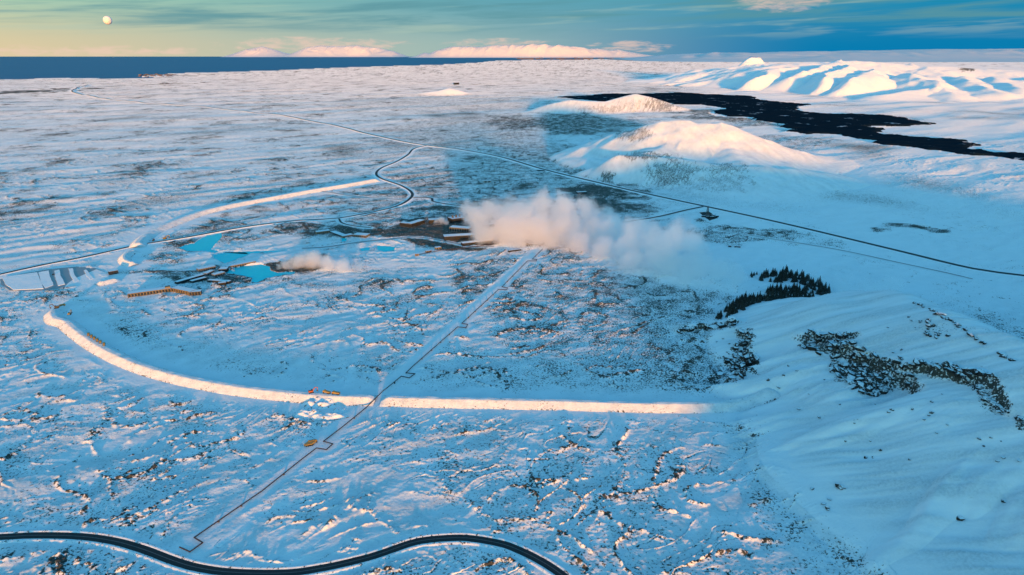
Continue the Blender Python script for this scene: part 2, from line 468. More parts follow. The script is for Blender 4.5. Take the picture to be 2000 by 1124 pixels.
def fields(X, Y, cell):
    """height of the ground and what shows on it; cell is the size of the mesh there, so that no detail finer than the mesh is asked for"""
    r = np.hypot(X, Y)
    X = X.astype(np.float64); Y = Y.astype(np.float64)
    wx = X + 22 * perlin(X / 70, Y / 70, 1) + 60 * perlin(X / 260, Y / 260, 2)
    wy = Y + 22 * perlin(X / 70, Y / 70, 3) + 60 * perlin(X / 260, Y / 260, 4)
    # keep roads, tracks and berms clear of hummocks
    calm = np.ones(X.shape)
    for pts, hw in FLAT_LINES:
        D = poly_dist(X, Y, pts, hw * 2 + 60)
        k = np.maximum(1.0, r / 1500)
        calm = np.minimum(calm, sstep(hw + 1.0 * k, hw * 1.5 + 9 * k, D))
    for pts, hw in FLAT_BERMS:
        D = poly_dist(X, Y, pts, hw + 60)
        calm = np.minimum(calm, 0.08 + 0.92 * sstep(hw, hw + 45, D))
    for poly, _ in POOLS:
        calm = np.where(inside(X, Y, poly), 0, calm)
    calm = np.where(inside(X, Y, CARPARK), 0, calm)
    lav = inside(X, Y, LAVA)
    calm = np.where(lav, 0, calm)
    # hills
    hills = []
    HX = X + 12 * perlin(X / 90, Y / 90, 77); HY = Y + 12 * perlin(X / 90, Y / 90, 78)
    for k in HILL_KEYS:
        acc = np.zeros(X.shape, np.float32)
        wb = k == 'hill_range'
        QX = X + 170 * perlin(X / 700, Y / 700, 79) + 60 * perlin(X / 230, Y / 230, 76) if wb else HX
        QY = Y + 260 * perlin(X / 700, Y / 700, 80) + 60 * perlin(X / 230, Y / 230, 75) if wb else HY
        for ln in RIDGES[k]:
            acc = np.maximum(acc, ridge_height(QX, QY, ln, {'mountain': 34.0, 'hill': 48.0, 'twin_hill': 70.0, 'knoll': 90.0, 'hill_range': 230.0}[k]))
        hills.append(acc)
    hills = np.stack(hills)
    hill = hills.max(0)
    onhill = sstep(1.0, 14.0, hill)
    # rock amount
    rock = np.zeros(X.shape)
    jx = X + 40 * perlin(X / 60, Y / 60, 5) + 0.05 * r * perlin(X / 300, Y / 300, 6) + 0.03 * r * perlin(X / 90, Y / 90, 46)
    jy = Y + 60 * perlin(X / 60, Y / 60, 7) + 0.12 * r * perlin(X / 300, Y / 300, 8) + 0.06 * r * perlin(X / 90, Y / 120, 48)
    for cx, cy_, rx, ry, am in SPOTS:
        q = ((jx - cx) / rx) ** 2 + ((jy - cy_) / ry) ** 2
        m = q < 1.6
        if m.any():
            rock[m] = np.maximum(rock[m], am * sstep(1.45, 0.25, q[m]))
    mott = 0.32 + 0.55 * perlin(X / 210, Y / 210, 35) + 0.40 * perlin(X / 70, Y / 70, 36) + 0.22 * perlin(X / 24, Y / 24, 37)
    clean = sstep(0.22, 0.36, X / np.maximum(Y, 1.0)) * sstep(950, 1150, Y)     # deep smooth snow east of the plant
    mott = mott * (1 - 0.7 * clean)
    rock = np.maximum(rock * (1.0 + 0.45 * perlin(X / 38, Y / 38, 38) + 0.35 * perlin(X / 15, Y / 15, 39)), mott * (0.70 + 0.30 * sstep(900, 1500, r)))
    rock = np.clip(rock, 0, 1.2)
    def oct_(lam):
        return np.clip((lam / cell - 2.0) / 2.5, 0, 1)
    h = np.zeros(X.shape)
    # broad undulation
    h += 2.2 * perlin(X / 420, Y / 420, 9) * sstep(0, 300, r) * (1 - lav)
    far = sstep(2500, 6000, r)
    h += far * 9.0 * perlin(X / 1500, Y / 1500, 10) * (1 - lav)
    # pressure ridges: closed loops where warped noise crosses zero
    pres = sstep(-0.38, 0.15, perlin(X / 240, Y / 240, 12) + 0.5 * (rock - 0.25))
    n1 = perlin(wx / 64, wy / 64, 13)
    n2 = perlin(wx / 130, wy / 130, 14)
    wob = 0.035 * perlin(X / 9, Y / 9, 15)
    l1 = np.exp(-((n1 + wob) / 0.045) ** 2) * sstep(-0.1, 0.2, perlin(X / 45, Y / 45, 16) + 0.12)
    l2 = np.exp(-((n2 + wob) / 0.030) ** 2) * sstep(-0.2, 0.15, perlin(X / 80, Y / 80, 17))
    loop = np.maximum(l1, l2) * pres
    near = 1 - sstep(2200, 5200, r)
    a = (wx * C40 + wy * S40); b = (-wx * S40 + wy * C40)
    # long swells and drifts along one direction
    sw = perlin(a / 130, b / 24, 18) * oct_(24)
    sw2 = perlin(a / 50, b / 11, 19) * oct_(11)
    sw5 = perlin(a / 20, b / 6.2, 55) * oct_(6.2)
    sw6 = perlin(a / 260, b / 52, 56) * oct_(52)
    sw3 = perlin(a / 420, b / 95, 20) * oct_(95)
    sw7 = perlin(a / 900, b / 200, 57) * oct_(200)
    sw4 = perlin(a / 1800, b / 460, 21)
    gust = 0.55 + 0.9 * sstep(-0.35, 0.4, perlin(X / 330, Y / 330, 58))       # rougher and calmer stretches
    quiet = 1 - 0.55 * sstep(0.25, 0.7, rock)
    mid = sstep(900, 2200, r)
    d = gust * quiet * (1.25 * sw + 0.55 * sw2 + 0.26 * sw5) + (0.6 + 2.2 * mid) * sw6 * gust + 2.2 * sw3 * (0.35 + 0.9 * mid) * (1 - far)
    h += far * (10.0 * sw4 + 3.4 * sw3 + 5.0 * sw7) * (1 - lav)
    # streaky cracked ridges
    st = perlin(a / 90, b / 18, 22)
    stl = np.exp(-((st + 0.6 * wob) / 0.04) ** 2) * sstep(0.05, 0.3, perlin(X / 110, Y / 110, 23)) * near
    loop = np.maximum(loop * near, 0.8 * stl)
    # narrow dark cracks between the snow plates
    ck = perlin(a / 46 + 3, b / 15, 59) + 0.05 * perlin(X / 5, Y / 5, 60)
    crack = np.exp(-(ck / 0.020) ** 2) * sstep(0.0, 0.22, perlin(X / 95, Y / 95, 62) + 0.12)
    ck2 = n1 + 0.24 + 0.5 * wob
    crack = np.maximum(crack, np.exp(-(ck2 / 0.016) ** 2) * sstep(0.0, 0.25, perlin(X / 120, Y / 120, 63)))
    crack = crack * near * sstep(-0.2, 0.1, perlin(X / 12, Y / 12, 64) + 0.1) * (cell < 3.0)
    rub = perlin(X / 5.2, Y / 5.2, 24) * oct_(5.2) + 0.7 * perlin(X / 2.9, Y / 2.9, 25) * oct_(2.9)
    rubm = perlin(X / 13, Y / 13, 26) * oct_(13)
    rubl = perlin(X / 40, Y / 40, 27) * oct_(40)
    d += loop * (1.5 + 2.6 * rub + 1.6 * rubm) - 0.9 * crack + 0.8 * np.exp(-((ck - 0.05) / 0.035) ** 2) * near * sstep(0.0, 0.22, perlin(X / 95, Y / 95, 62))
    d += (0.10 + 1.25 * rock) * (0.85 * rub + 1.3 * rubm) + (0.5 + 1.2 * rock) * 0.9 * rubl
    h += d * calm * (1 - 0.93 * onhill)
    # relief of the hills themselves
    hr = np.where(hill > 0.5, hill, 0)
    mt = hills[HILL_KEYS.index('mountain')]
    fall = perlin((Y + 0.35 * X) / 15.0, (X - 0.35 * Y) / 120.0, 68) + 0.6 * perlin((Y + 0.35 * X) / 6.5, (X - 0.35 * Y) / 60.0, 69) * oct_(6.5)
    h += 2.0 * fall * sstep(4, 30, mt)
    h += onhill * (0.9 * perlin(X / 17, Y / 17, 28) * oct_(17) + 4.2 * perlin(X / 60, Y / 60, 29) * oct_(60) * (1 + (Y > 1500))) * sstep(0, 40, hill)
    big = hills[HILL_KEYS.index('hill_range')]
    h += sstep(10, 120, big) * (34 * (0.28 - np.abs(perlin(X / 330 + Y / 900, Y / 620, 104))) + 16 * (0.28 - np.abs(perlin(X / 150, Y / 260, 105))) + 14 * perlin(X / 420, Y / 420, 33) + 7 * (1 - 2 * np.abs(perlin(X / 260, Y / 700, 34))) )
    h += 8.0 + hill
    # cliff steps across the mountain slope
    face = np.zeros(X.shape)
    for ys, xs, A in CLIFFS:
        m = (Y > min(ys) - 25) & (Y < max(ys) + 25) & (X > min(xs) - 110) & (X < max(xs) + 20)
        if m.any():
            y_ = Y[m]
            xl = np.interp(y_, ys, xs) + 7 * perlin(y_ / 11, y_ * 0, 43) + 3 * perlin(y_ / 4, X[m] / 9, 44)
            dd = xl - X[m]
            win = sstep(min(ys) - 18, min(ys) + 10, y_) * sstep(max(ys) + 18, max(ys) - 10, y_)
            h[m] -= A * win * sstep(-1.0, 5.0, dd) * (1 - sstep(10, 85, dd))
            face[m] = np.maximum(face[m], win * np.exp(-((dd - 2.5) / 4.0) ** 2))
    m = (X > 235) & (X < 360) & (Y > 900) & (Y < 1000)
    if m.any():
        yl = np.interp(X[m], [256, 278, 307, 338], [966, 977, 976, 956]) + 5 * perlin(X[m] / 10, X[m] * 0, 45)
        dd = yl - Y[m]; win = sstep(240, 262, X[m]) * sstep(356, 334, X[m])
        h[m] += 6.0 * win * sstep(5.0, -1.0, dd) * (1 - sstep(-6, -50, dd))
        face[m] = np.maximum(face[m], win * np.exp(-((dd - 2) / 4.0) ** 2))
    # crater on top of the near cone
    q = ((X - 745) / 62) ** 2 + ((Y - 2690) / 95) ** 2
    h -= 12 * sstep(1.0, 0.2, q) * (hill > 60)
    # pools, sea, lava bed
    for poly, _ in POOLS:
        h = np.where(inside(X, Y, poly), 5.6, h)
    sea = inside(X, Y, COAST_W) | ((r > 60000) & (X < 0.1 * Y))
    h = np.where(sea, -25.0, h)
    h = np.where((r > 9000) & ~sea, np.maximum(h, 6.0), h)
    rk = np.clip(np.minimum(rock * 0.9, 0.80) + loop * 0.46 * sstep(-0.3, 0.3, perlin(X / 7, Y / 7, 65) * oct_(7) + 0.05) + 0.05, 0, 0.85)
    rk = np.maximum(rk, crack * 0.66)
    rk = np.maximum(rk, (0.28 + 0.42 * perlin(X / 700, Y / 900, 66) + 0.36 * perlin(X / 210, Y / 300, 67)) * sstep(1200, 2200, r))
    rk = rk * (0.25 + 0.75 * calm) * (1 - 0.8 * onhill)
    rk = np.maximum(rk, 0.8 * face)
    thin_shade = 0.8 * np.clip(0.42 + 1.2 * fall, 0, 1) * sstep(4, 25, mt) + np.clip(0.48 + 0.8 * perlin(a / 90, b / 22, 70) + 0.5 * perlin(X / 16, Y / 16, 47), 0, 1) * (mt < 4) * (1 - onhill) * (0.35 + 0.65 * calm) * 0.80 * (1 - 0.7 * clean)  # mountain streaks paint gully shading into the snow colour; plain term is thin snow
    thin_shade = thin_shade + np.clip(0.35 + 0.9 * perlin(X / 22 + Y / 60, Y / 70, 49) + 0.5 * perlin(X / 9, Y / 20, 50), 0, 1) * onhill * (mt < 4) * (r < 7000) * 0.75  # greys the lit hills to tone down strong sunlight, and adds thin-snow texture
    return h, np.clip(rk, 0, 1.6), hills, np.clip(thin_shade, 0, 1)


def ground_z(x, y):
    x = np.atleast_1d(np.asarray(x, float)); y = np.atleast_1d(np.asarray(y, float))
    return fields(x, y, np.hypot(x, y) * 0.0012 + 0.4)[0]


def hit(px, py):
    """where the view rays of these pixels meet the ground and hills"""
    px = np.atleast_1d(np.asarray(px, float)); py = np.atleast_1d(np.asarray(py, float))
    dx, dy, dz = ray(px, py)
    t = np.full(px.shape, 300.0)
    done = np.zeros(px.shape, bool)
    best = t.copy()
    for i in range(90):
        x = dx * t; y = dy * t; z = CAM_Z + dz * t
        gap = z - ground_z(x, y)
        done |= gap < 0.25
        t = np.where(done, t, t + np.clip(gap * 0.9, 0.4, 200))
        if done.all():
            break
    x = dx * t; y = dy * t
    return np.stack([x, y, ground_z(x, y)], -1)


# ------------------------------------------------------------------ object helpers
COL = scene.collection


def tag(o, label=None, cat=None, group=None, kind=None):
    if label: o['label'] = label
    if cat: o['category'] = cat
    if group: o['group'] = group
    if kind: o['kind'] = kind
    return o


def link(name, mesh, mat=None, parent=None, loc=None, rz=None):
    o = bpy.data.objects.new(name, mesh)
    COL.objects.link(o)
    if mat is not None and mesh is not None and not mesh.materials:
        mesh.materials.append(mat)
    if parent is not None:
        o.parent = parent
    if loc is not None:
        o.location = loc
    if rz is not None:
        o.rotation_euler = (0, 0, rz)
    return o


def empty(name, loc, rz=0.0):
    o = bpy.data.objects.new(name, None)
    COL.objects.link(o)
    o.location = loc
    o.rotation_euler = (0, 0, rz)
    o.empty_display_size = 2
    return o


def np_mesh(name, V, F, smooth=True):
    """mesh from arrays of vertices and of quads or triangles"""
    me = bpy.data.meshes.new(name)
    V = np.ascontiguousarray(V, np.float32); F = np.ascontiguousarray(F, np.int32)
    k = F.shape[1]
    me.vertices.add(len(V)); me.vertices.foreach_set('co', V.ravel())
    me.loops.add(F.size); me.loops.foreach_set('vertex_index', F.ravel())
    me.polygons.add(len(F)); me.polygons.foreach_set('loop_start', np.arange(0, F.size, k, dtype=np.int32))
    me.polygons.foreach_set('loop_total', np.full(len(F), k, np.int32))
    if smooth:
        me.polygons.foreach_set('use_smooth', np.ones(len(F), bool))
    me.update(calc_edges=True)
    return me


def set_attr(me, name, vals):
    a = me.attributes.new(name, 'FLOAT', 'POINT')
    a.data.foreach_set('value', np.ascontiguousarray(vals, np.float32))


# ------------------------------------------------------------------ materials
def new_mat(name):
    m = bpy.data.materials.new(name)
    m.use_nodes = True
    T = NT(m.node_tree)
    bsdf = T.n['Principled BSDF']
    return m, T, bsdf


def snow_material():
    m, T, b = new_mat('snow_ground')
    p = T.pos()
    rock = T.attr('rock')
    f1 = T.noise(p, 0.40, 5.0, 0.68)
    f2 = T.noise(p, 0.045, 3.0, 0.55)
    mixn = T.math('ADD', T.math('MULTIPLY', f1, 0.88), T.math('MULTIPLY', f2, 0.12))
    thr = T.math('SUBTRACT', 0.70, T.math('MULTIPLY', rock, 0.40))
    show = T.rng(mixn, thr, T.math('ADD', thr, 0.06))
    snow = T.mix(f2, (0.80, 0.84, 0.88), (0.90, 0.90, 0.91))
    snow = T.mix(T.math('MULTIPLY', T.attr('thin'), T.rng(f1, 0.3, 0.7, 0.3, 0.9)), snow, (0.42, 0.47, 0.50))  # thin snow, and on the hills shading put into the colour
    stone = T.mix(T.noise(p, 0.11, 3.0), (0.022, 0.028, 0.030), (0.11, 0.10, 0.08))
    T.put(b.inputs['Base Color'], T.mix(show, snow, stone))
    T.put(b.inputs['Roughness'], T.rng(show, 0, 1, 0.62, 0.95))
    b.inputs['Diffuse Roughness'].default_value = 0.44
    b.inputs['Specular IOR Level'].default_value = 0.25
    bp = T.n.new('ShaderNodeBump')
    bp.inputs['Strength'].default_value = 0.75
    bp.inputs['Distance'].default_value = 1.0
    hgt = T.math('ADD', T.math('MULTIPLY', f1, T.math('ADD', 0.35, T.math('MULTIPLY', rock, 1.2))), T.math('MULTIPLY', f2, 0.9))
    T.put(bp.inputs['Height'], hgt)
    T.put(b.inputs['Normal'], bp.outputs[0])
    return m


def plain_mat(name, c1, c2=None, rough=0.8, scale=0.3, spec=0.3, bump=0.0, metal=0.0):
    m, T, b = new_mat(name)
    f = T.noise(T.pos(), scale, 4.0, 0.6)
    T.put(b.inputs['Base Color'], T.mix(f, c1, c2 or tuple(c * 0.7 for c in c1)))
    b.inputs['Roughness'].default_value = rough
    b.inputs['Specular IOR Level'].default_value = spec
    b.inputs['Metallic'].default_value = metal
    if bump:
        bp = T.n.new('ShaderNodeBump'); bp.inputs['Strength'].default_value = 1.0; bp.inputs['Distance'].default_value = bump
        T.put(bp.inputs['Height'], f); T.put(b.inputs['Normal'], bp.outputs[0])
    return m


def snowcap_mat(name, c1, c2, lo=0.35, hi=0.75, scale=0.5):
    """stone or roof with snow lying on what faces up"""
    m, T, b = new_mat(name)
    p = T.pos()
    n = T.noise(p, scale, 4.0, 0.6)
    nz = T.xyz(T.n.new('ShaderNodeNewGeometry').outputs['Normal'])[2]
    f = T.rng(T.math('ADD', nz, T.math('MULTIPLY', T.math('SUBTRACT', n, 0.5), 0.9)), lo, hi)
    T.put(b.inputs['Base Color'], T.mix(f, T.mix(n, c1, c2), (0.84, 0.87, 0.90)))
    b.inputs['Roughness'].default_value = 0.85
    b.inputs['Specular IOR Level'].default_value = 0.2
    return m


MAT = {}
MAT['snow'] = snow_material()
MAT['asphalt'] = plain_mat('asphalt', (0.030, 0.032, 0.036), (0.050, 0.050, 0.052), 0.75, 0.4)
MAT['verge'] = plain_mat('road_verge_snow', (0.55, 0.56, 0.58), (0.30, 0.30, 0.31), 0.85, 0.25)


def lava_mat():
    m, T, b = new_mat('black_lava')
    p = T.pos()
    f = T.noise(p, 0.012, 6.0, 0.65)
    spk = T.rng(T.noise(p, 0.006, 6.0, 0.75), 0.60, 0.68)
    f2 = T.noise(p, 0.0025, 3.0, 0.6)
    T.put(b.inputs['Base Color'], T.mix(T.rng(f2, 0.62, 0.8), T.mix(f, (0.005, 0.015, 0.024), (0.016, 0.028, 0.038)), (0.026, 0.030, 0.034)))
    lk = b.inputs['Base Color'].links[0].from_socket
    T.put(b.inputs['Base Color'], T.mix(spk, lk, (0.55, 0.57, 0.6)))
    b.inputs['Roughness'].default_value = 0.9
    b.inputs['Specular IOR Level'].default_value = 0.0
    bp = T.n.new('ShaderNodeBump'); bp.inputs['Distance'].default_value = 12.0; bp.inputs['Strength'].default_value = 0.8
    T.put(bp.inputs['Height'], f); T.put(b.inputs['Normal'], bp.outputs[0])
    return m


MAT['lava'] = lava_mat()


def water_mat(name, base, rough, ripple, rscale, spec=0.5):
    m, T, b = new_mat(name)
    p = T.pos()
    f = T.noise(p, rscale, 4.0, 0.6)
    T.put(b.inputs['Base Color'], T.mix(f, base, tuple(c * 0.8 for c in base)))
    b.inputs['Roughness'].default_value = rough
    b.inputs['Specular IOR Level'].default_value = spec
    b.inputs['IOR'].default_value = 1.33
    bp = T.n.new('ShaderNodeBump'); bp.inputs['Distance'].default_value = ripple; bp.inputs['Strength'].default_value = 0.6
    T.put(bp.inputs['Height'], f); T.put(b.inputs['Normal'], bp.outputs[0])
    return m


MAT['sea'] = water_mat('sea_water', (0.001, 0.12, 0.26), 0.45, 0.0, 0.0006, 0.06)
MAT['pool'] = water_mat('lagoon_water', (0.004, 0.80, 0.86), 0.3, 0.02, 0.2, 0.06)

# ------------------------------------------------------------------ ground sheet and hills
def build_ground():
    a_dense = np.radians(np.linspace(-46.5, 46.5, 1110))
    a_rest = np.radians(np.arange(49.5, 311.0, 3.0))
    az = np.concatenate([a_dense, a_rest])
    # ring radii: about one ring for each 1.4 photograph pixels, never more than 55 m apart out to 12 km
    rr = list(np.linspace(0.0, 420, 14)[1:])
    r = 424.0
    while r < 150000:
        rr.append(r)
        dep = math.atan2(400, r)
        dr = 1.4 / FPX * r / (math.sin(dep)) * (math.cos(PITCH - dep) ** 2)
        dr *= 0.92
        if r < 12000:
            dr = min(dr, 52.0)
        elif r < 14000:
            dr = min(dr, 150.0)
        r += min(dr, r * 0.25)
    rr.append(170000.0)
    rr = np.array(rr)
    n_a, n_r = len(az), len(rr)
    A, RR = np.meshgrid(az, rr)
    X = RR * np.sin(A); Y = RR * np.cos(A)
    dcell = np.gradient(rr)[:, None] * np.ones((1, n_a))
    acell = RR * np.where(np.arange(n_a)[None, :] < 1110, R(93 / 1110), R(3.0))
    cell = np.maximum(np.maximum(dcell * 0.6, acell), 0.3)
    h, rk, hills, loop = fields(X.ravel(), Y.ravel(), cell.ravel())
    Z = h.reshape(X.shape)
    V = np.stack([X, Y, Z], -1)
    # normals over the whole sheet
    gx = np.roll(V, -1, 1) - np.roll(V, 1, 1)
    gy = np.gradient(V, axis=0)
    N = np.cross(gx, gy)
    N *= np.sign(N[..., 2:3] + 1e-12)
    N /= np.linalg.norm(N, axis=-1, keepdims=True) + 1e-12
    i = np.arange(n_r - 1)[:, None]; j = np.arange(n_a)[None, :]
    jn = (j + 1) % n_a
    F = np.stack([i * n_a + j, i * n_a + jn, (i + 1) * n_a + jn, (i + 1) * n_a + j], -1)
    F = F.reshape(-1, 4)
    dom = np.where(hills.max(0) > 3.0, hills.argmax(0) + 1, 0)
    # steep rock faces on the hills show bare stone
    slope = np.degrees(np.arccos(np.clip(N[..., 2], 0, 1))).ravel()
    px, py = to_px(X.ravel(), np.maximum(Y.ravel(), 1.0), h)
    on = hills.max(0) > 6
    PATCHN = perlin(X.ravel() / 7 + Y.ravel() / 16, Y.ravel() / 60, 61) * 1.5 + 1.1 * perlin(X.ravel() / 26, Y.ravel() / 40, 62) + 0.6 * perlin(X.ravel() / 4, Y.ravel() / 12, 63)
    def patch(cx, cy_, rx, ry, am):
        q = ((px - cx) / rx) ** 2 + ((py - cy_) / ry) ** 2
        return am * sstep(1.3, 0.2, q + 0.8 * PATCHN)
    for s in ((1310, 338, 62, 36, .58), (1400, 356, 90, 26, .48), (1235, 260, 46, 22, .58), (1260, 305, 70, 10, .6), (1420, 330, 60, 14, .55), (1190, 345, 20, 10, .7), (1290, 385, 40, 12, .6),
              (1290, 205, 46, 22, .60), (1190, 214, 80, 10, .52), (1235, 204, 40, 12, .45), (1890, 135, 20, 6, .8)):
        m = on & (Y.ravel() > 1500)
        rk[m] = np.maximum(rk[m], patch(*s)[m])
    for s in ((1390, 640, 56, 8, .6), (1446, 712, 40, 34, .72), (1456, 660, 22, 26, .66), (1615, 670, 52, 20, .70), (1690, 730, 70, 40, .74), (1740, 745, 40, 22, .62), (1845, 722, 70, 10, .60), (1905, 742, 40, 14, .62), (1935, 785, 26, 30, .5), (1995, 826, 16, 14, .6), (1820, 640, 40, 14, .36), (1880, 645, 90, 8, .32)):
        m = on & (Y.ravel() < 1500) & (Y.ravel() > 300)
        rk[m] = np.maximum(rk[m], patch(*s)[m])
    first = rr.tolist().index(424.0)
    fd = dom[F].max(1)
    out = []
    names = ['ground'] + HILL_KEYS
    for k, nm in enumerate(names):
        sel = fd == k
        f = F[sel]
        used, inv = np.unique(f, return_inverse=True)
        V_ = V.reshape(-1, 3)[used]
        me = np_mesh(nm, V_, inv.reshape(-1, 4))
        set_attr(me, 'rock', rk[used])
        set_attr(me, 'thin', loop[used])  # greyed snow: thin cover plus painted hill shading
        me.normals_split_custom_set_from_vertices(np.ascontiguousarray(N.reshape(-1, 3)[used], np.float32))
        o = link({'knoll': 'small_hills'}.get(nm, nm), me, MAT['snow'])
        tag(o, {'ground': 'snow covered lava plain reaching to the horizon', 'mountain': 'steep rocky snow covered mountain slope at lower right',
                'hill': 'broad snow covered hill with a crater top beside the highway', 'twin_hill': 'pink sunlit double topped hill in front of the black lava',
                'knoll': 'small low snow knolls far out on the plain', 'hill_range': 'long sunlit snowy hill range at the right under the horizon'}[nm], kind='structure')
        out.append(o)
    # close the centre below the camera
    return out


build_ground()


def grid_sheet(name, xs, ys, z, mat):
    X, Y = np.meshgrid(xs, ys)
    V = np.stack([X, Y, np.full_like(X, z)], -1).reshape(-1, 3)
    nx, ny = len(xs), len(ys)
    i = np.arange(ny - 1)[:, None]; j = np.arange(nx - 1)[None, :]
    F = np.stack([i * nx + j, i * nx + j + 1, (i + 1) * nx + j + 1, (i + 1) * nx + j], -1).reshape(-1, 4)
    return link(name, np_mesh(name, V, F), mat)


tag(grid_sheet('sea', np.linspace(-180000, 60000, 40), np.linspace(9000, 175000, 40), 0.0, MAT['sea']), 'cold blue sea behind the coast, reaching to the horizon', kind='structure')


# ------------------------------------------------------------------ far mountains over the sea
def far_mountain(name, profile, dist, depth, label, seed, gul=900.0, rough=1.0):
    """profile: (pixel x, pixel y of the skyline) at that distance"""
    pr = np.array(profile, float)
    px = np.linspace(pr[0, 0], pr[-1, 0], 420)
    py = np.interp(px, pr[:, 0], pr[:, 1])
    top = np.array([at(a, b, dist) for a, b in zip(px, py)])
    n = 46
    v = np.linspace(0, 1, n)
    xx = top[:, 0][None, :] * np.ones((n, 1))
    yy = dist - depth * (1 - v)[:, None] * np.ones((1, len(px))) + 0.0
    base = -20.0
    hgt = np.maximum(top[:, 2] - base, 0)[None, :]
    wx_ = xx + gul * 1.1 * perlin(xx / (gul * 2.2), yy / (gul * 2.2), seed + 5) + 0.3 * gul * perlin(xx / (gul * 0.5), yy / (gul * 0.5), seed + 6)
    gl = (1 - 2 * np.abs(perlin(wx_ / gul, yy / (gul * 3.5), seed))) * (0.5 + sstep(-0.3, 0.4, perlin(xx / (gul * 4), yy * 0, seed + 7))) - 0.7 * np.abs(perlin(wx_ / (gul * 0.35), yy / (gul * 1.6), seed + 1))
    f = v[:, None]
    wall = np.clip(0.10 * f + 0.90 * sstep(0.12, 0.95, f ** 0.9), 0, 1)
    zz = base + hgt * wall * (1 + rough * 0.30 * (gl - 0.4) * (f * (1 - f) * 4)) + 12 * rough * perlin(xx / 300, yy / 300, seed + 3) * f
    # back side
    back_v = np.linspace(0, 1, 8)[1:, None]
    xb = top[:, 0][None, :] * np.ones((7, 1)); yb = dist + depth * back_v * np.ones((1, len(px)))
    zb = base + hgt * (1 - back_v) ** 1.2
    V = np.stack([np.vstack([xx, xb]), np.vstack([yy, yb]), np.vstack([zz, zb])], -1)
    ny, nx = V.shape[:2]
    i = np.arange(ny - 1)[:, None]; j = np.arange(nx - 1)[None, :]
    F = np.stack([i * nx + j, i * nx + j + 1, (i + 1) * nx + j + 1, (i + 1) * nx + j], -1).reshape(-1, 4)
    me = np_mesh(name, V.reshape(-1, 3), F)
    set_attr(me, 'rock', np.zeros(ny * nx))
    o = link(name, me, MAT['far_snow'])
    return tag(o, label, kind='structure')


def far_snow():
    m, T, b = new_mat('far_snow')
    p = T.pos()
    n = T.noise(p, 0.0016, 5.0, 0.6)
    nz = T.xyz(T.n.new('ShaderNodeNewGeometry').outputs['Normal'])[2]
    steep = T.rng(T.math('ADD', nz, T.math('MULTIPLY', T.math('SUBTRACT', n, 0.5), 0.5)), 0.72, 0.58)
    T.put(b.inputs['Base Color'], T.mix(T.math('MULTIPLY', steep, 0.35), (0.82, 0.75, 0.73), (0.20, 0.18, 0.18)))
    b.inputs['Roughness'].default_value = 0.8
    b.inputs['Specular IOR Level'].default_value = 0.1
    return m


MAT['far_snow'] = far_snow()
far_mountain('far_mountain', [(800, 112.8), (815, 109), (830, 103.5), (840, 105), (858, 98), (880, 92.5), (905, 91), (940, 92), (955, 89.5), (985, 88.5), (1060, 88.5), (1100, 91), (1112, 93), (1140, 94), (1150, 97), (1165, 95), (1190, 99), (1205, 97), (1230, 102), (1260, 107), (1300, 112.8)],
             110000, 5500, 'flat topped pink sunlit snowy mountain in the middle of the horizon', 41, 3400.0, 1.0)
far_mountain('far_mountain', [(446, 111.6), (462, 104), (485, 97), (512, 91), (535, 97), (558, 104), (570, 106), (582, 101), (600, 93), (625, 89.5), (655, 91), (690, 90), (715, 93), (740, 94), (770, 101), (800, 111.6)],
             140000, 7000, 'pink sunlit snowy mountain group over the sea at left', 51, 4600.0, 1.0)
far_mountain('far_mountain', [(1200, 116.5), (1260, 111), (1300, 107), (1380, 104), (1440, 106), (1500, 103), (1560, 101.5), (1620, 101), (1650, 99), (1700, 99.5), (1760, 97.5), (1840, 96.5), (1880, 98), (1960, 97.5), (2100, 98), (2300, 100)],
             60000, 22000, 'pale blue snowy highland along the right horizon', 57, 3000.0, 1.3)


# ------------------------------------------------------------------ roads
def road_mat():
    m, T, b = new_mat('road_asphalt')
    p = T.pos()
    ac = T.attr('across')
    aa = T.math('ABSOLUTE', ac)
    n = T.noise(p, 0.12, 4.0, 0.6)
    n2 = T.noise(p, 0.9, 3.0, 0.6)
    tar = T.mix(n2, (0.020, 0.021, 0.024), (0.045, 0.045, 0.048))
    # wheel tracks stay bare, packed snow dust lies on the crown and along the edges
    crown = T.math('MULTIPLY', T.rng(aa, 0.14, 0.0), 0.35)
    edge = T.rng(T.math('ADD', aa, T.math('MULTIPLY', T.math('SUBTRACT', n, 0.5), 0.35)), 0.80, 1.02)
    f = T.math('MAXIMUM', T.math('MULTIPLY', crown, n2), T.math('MULTIPLY', edge, 0.75))
    T.put(b.inputs['Base Color'], T.mix(f, tar, (0.55, 0.56, 0.58)))
    b.inputs['Roughness'].default_value = 0.8
    b.inputs['Specular IOR Level'].default_value = 0.2
    return m


MAT['road'] = road_mat()
MAT['track'] = plain_mat('packed_snow_track', (0.42, 0.44, 0.46), (0.26, 0.27, 0.29), 0.9, 0.15)


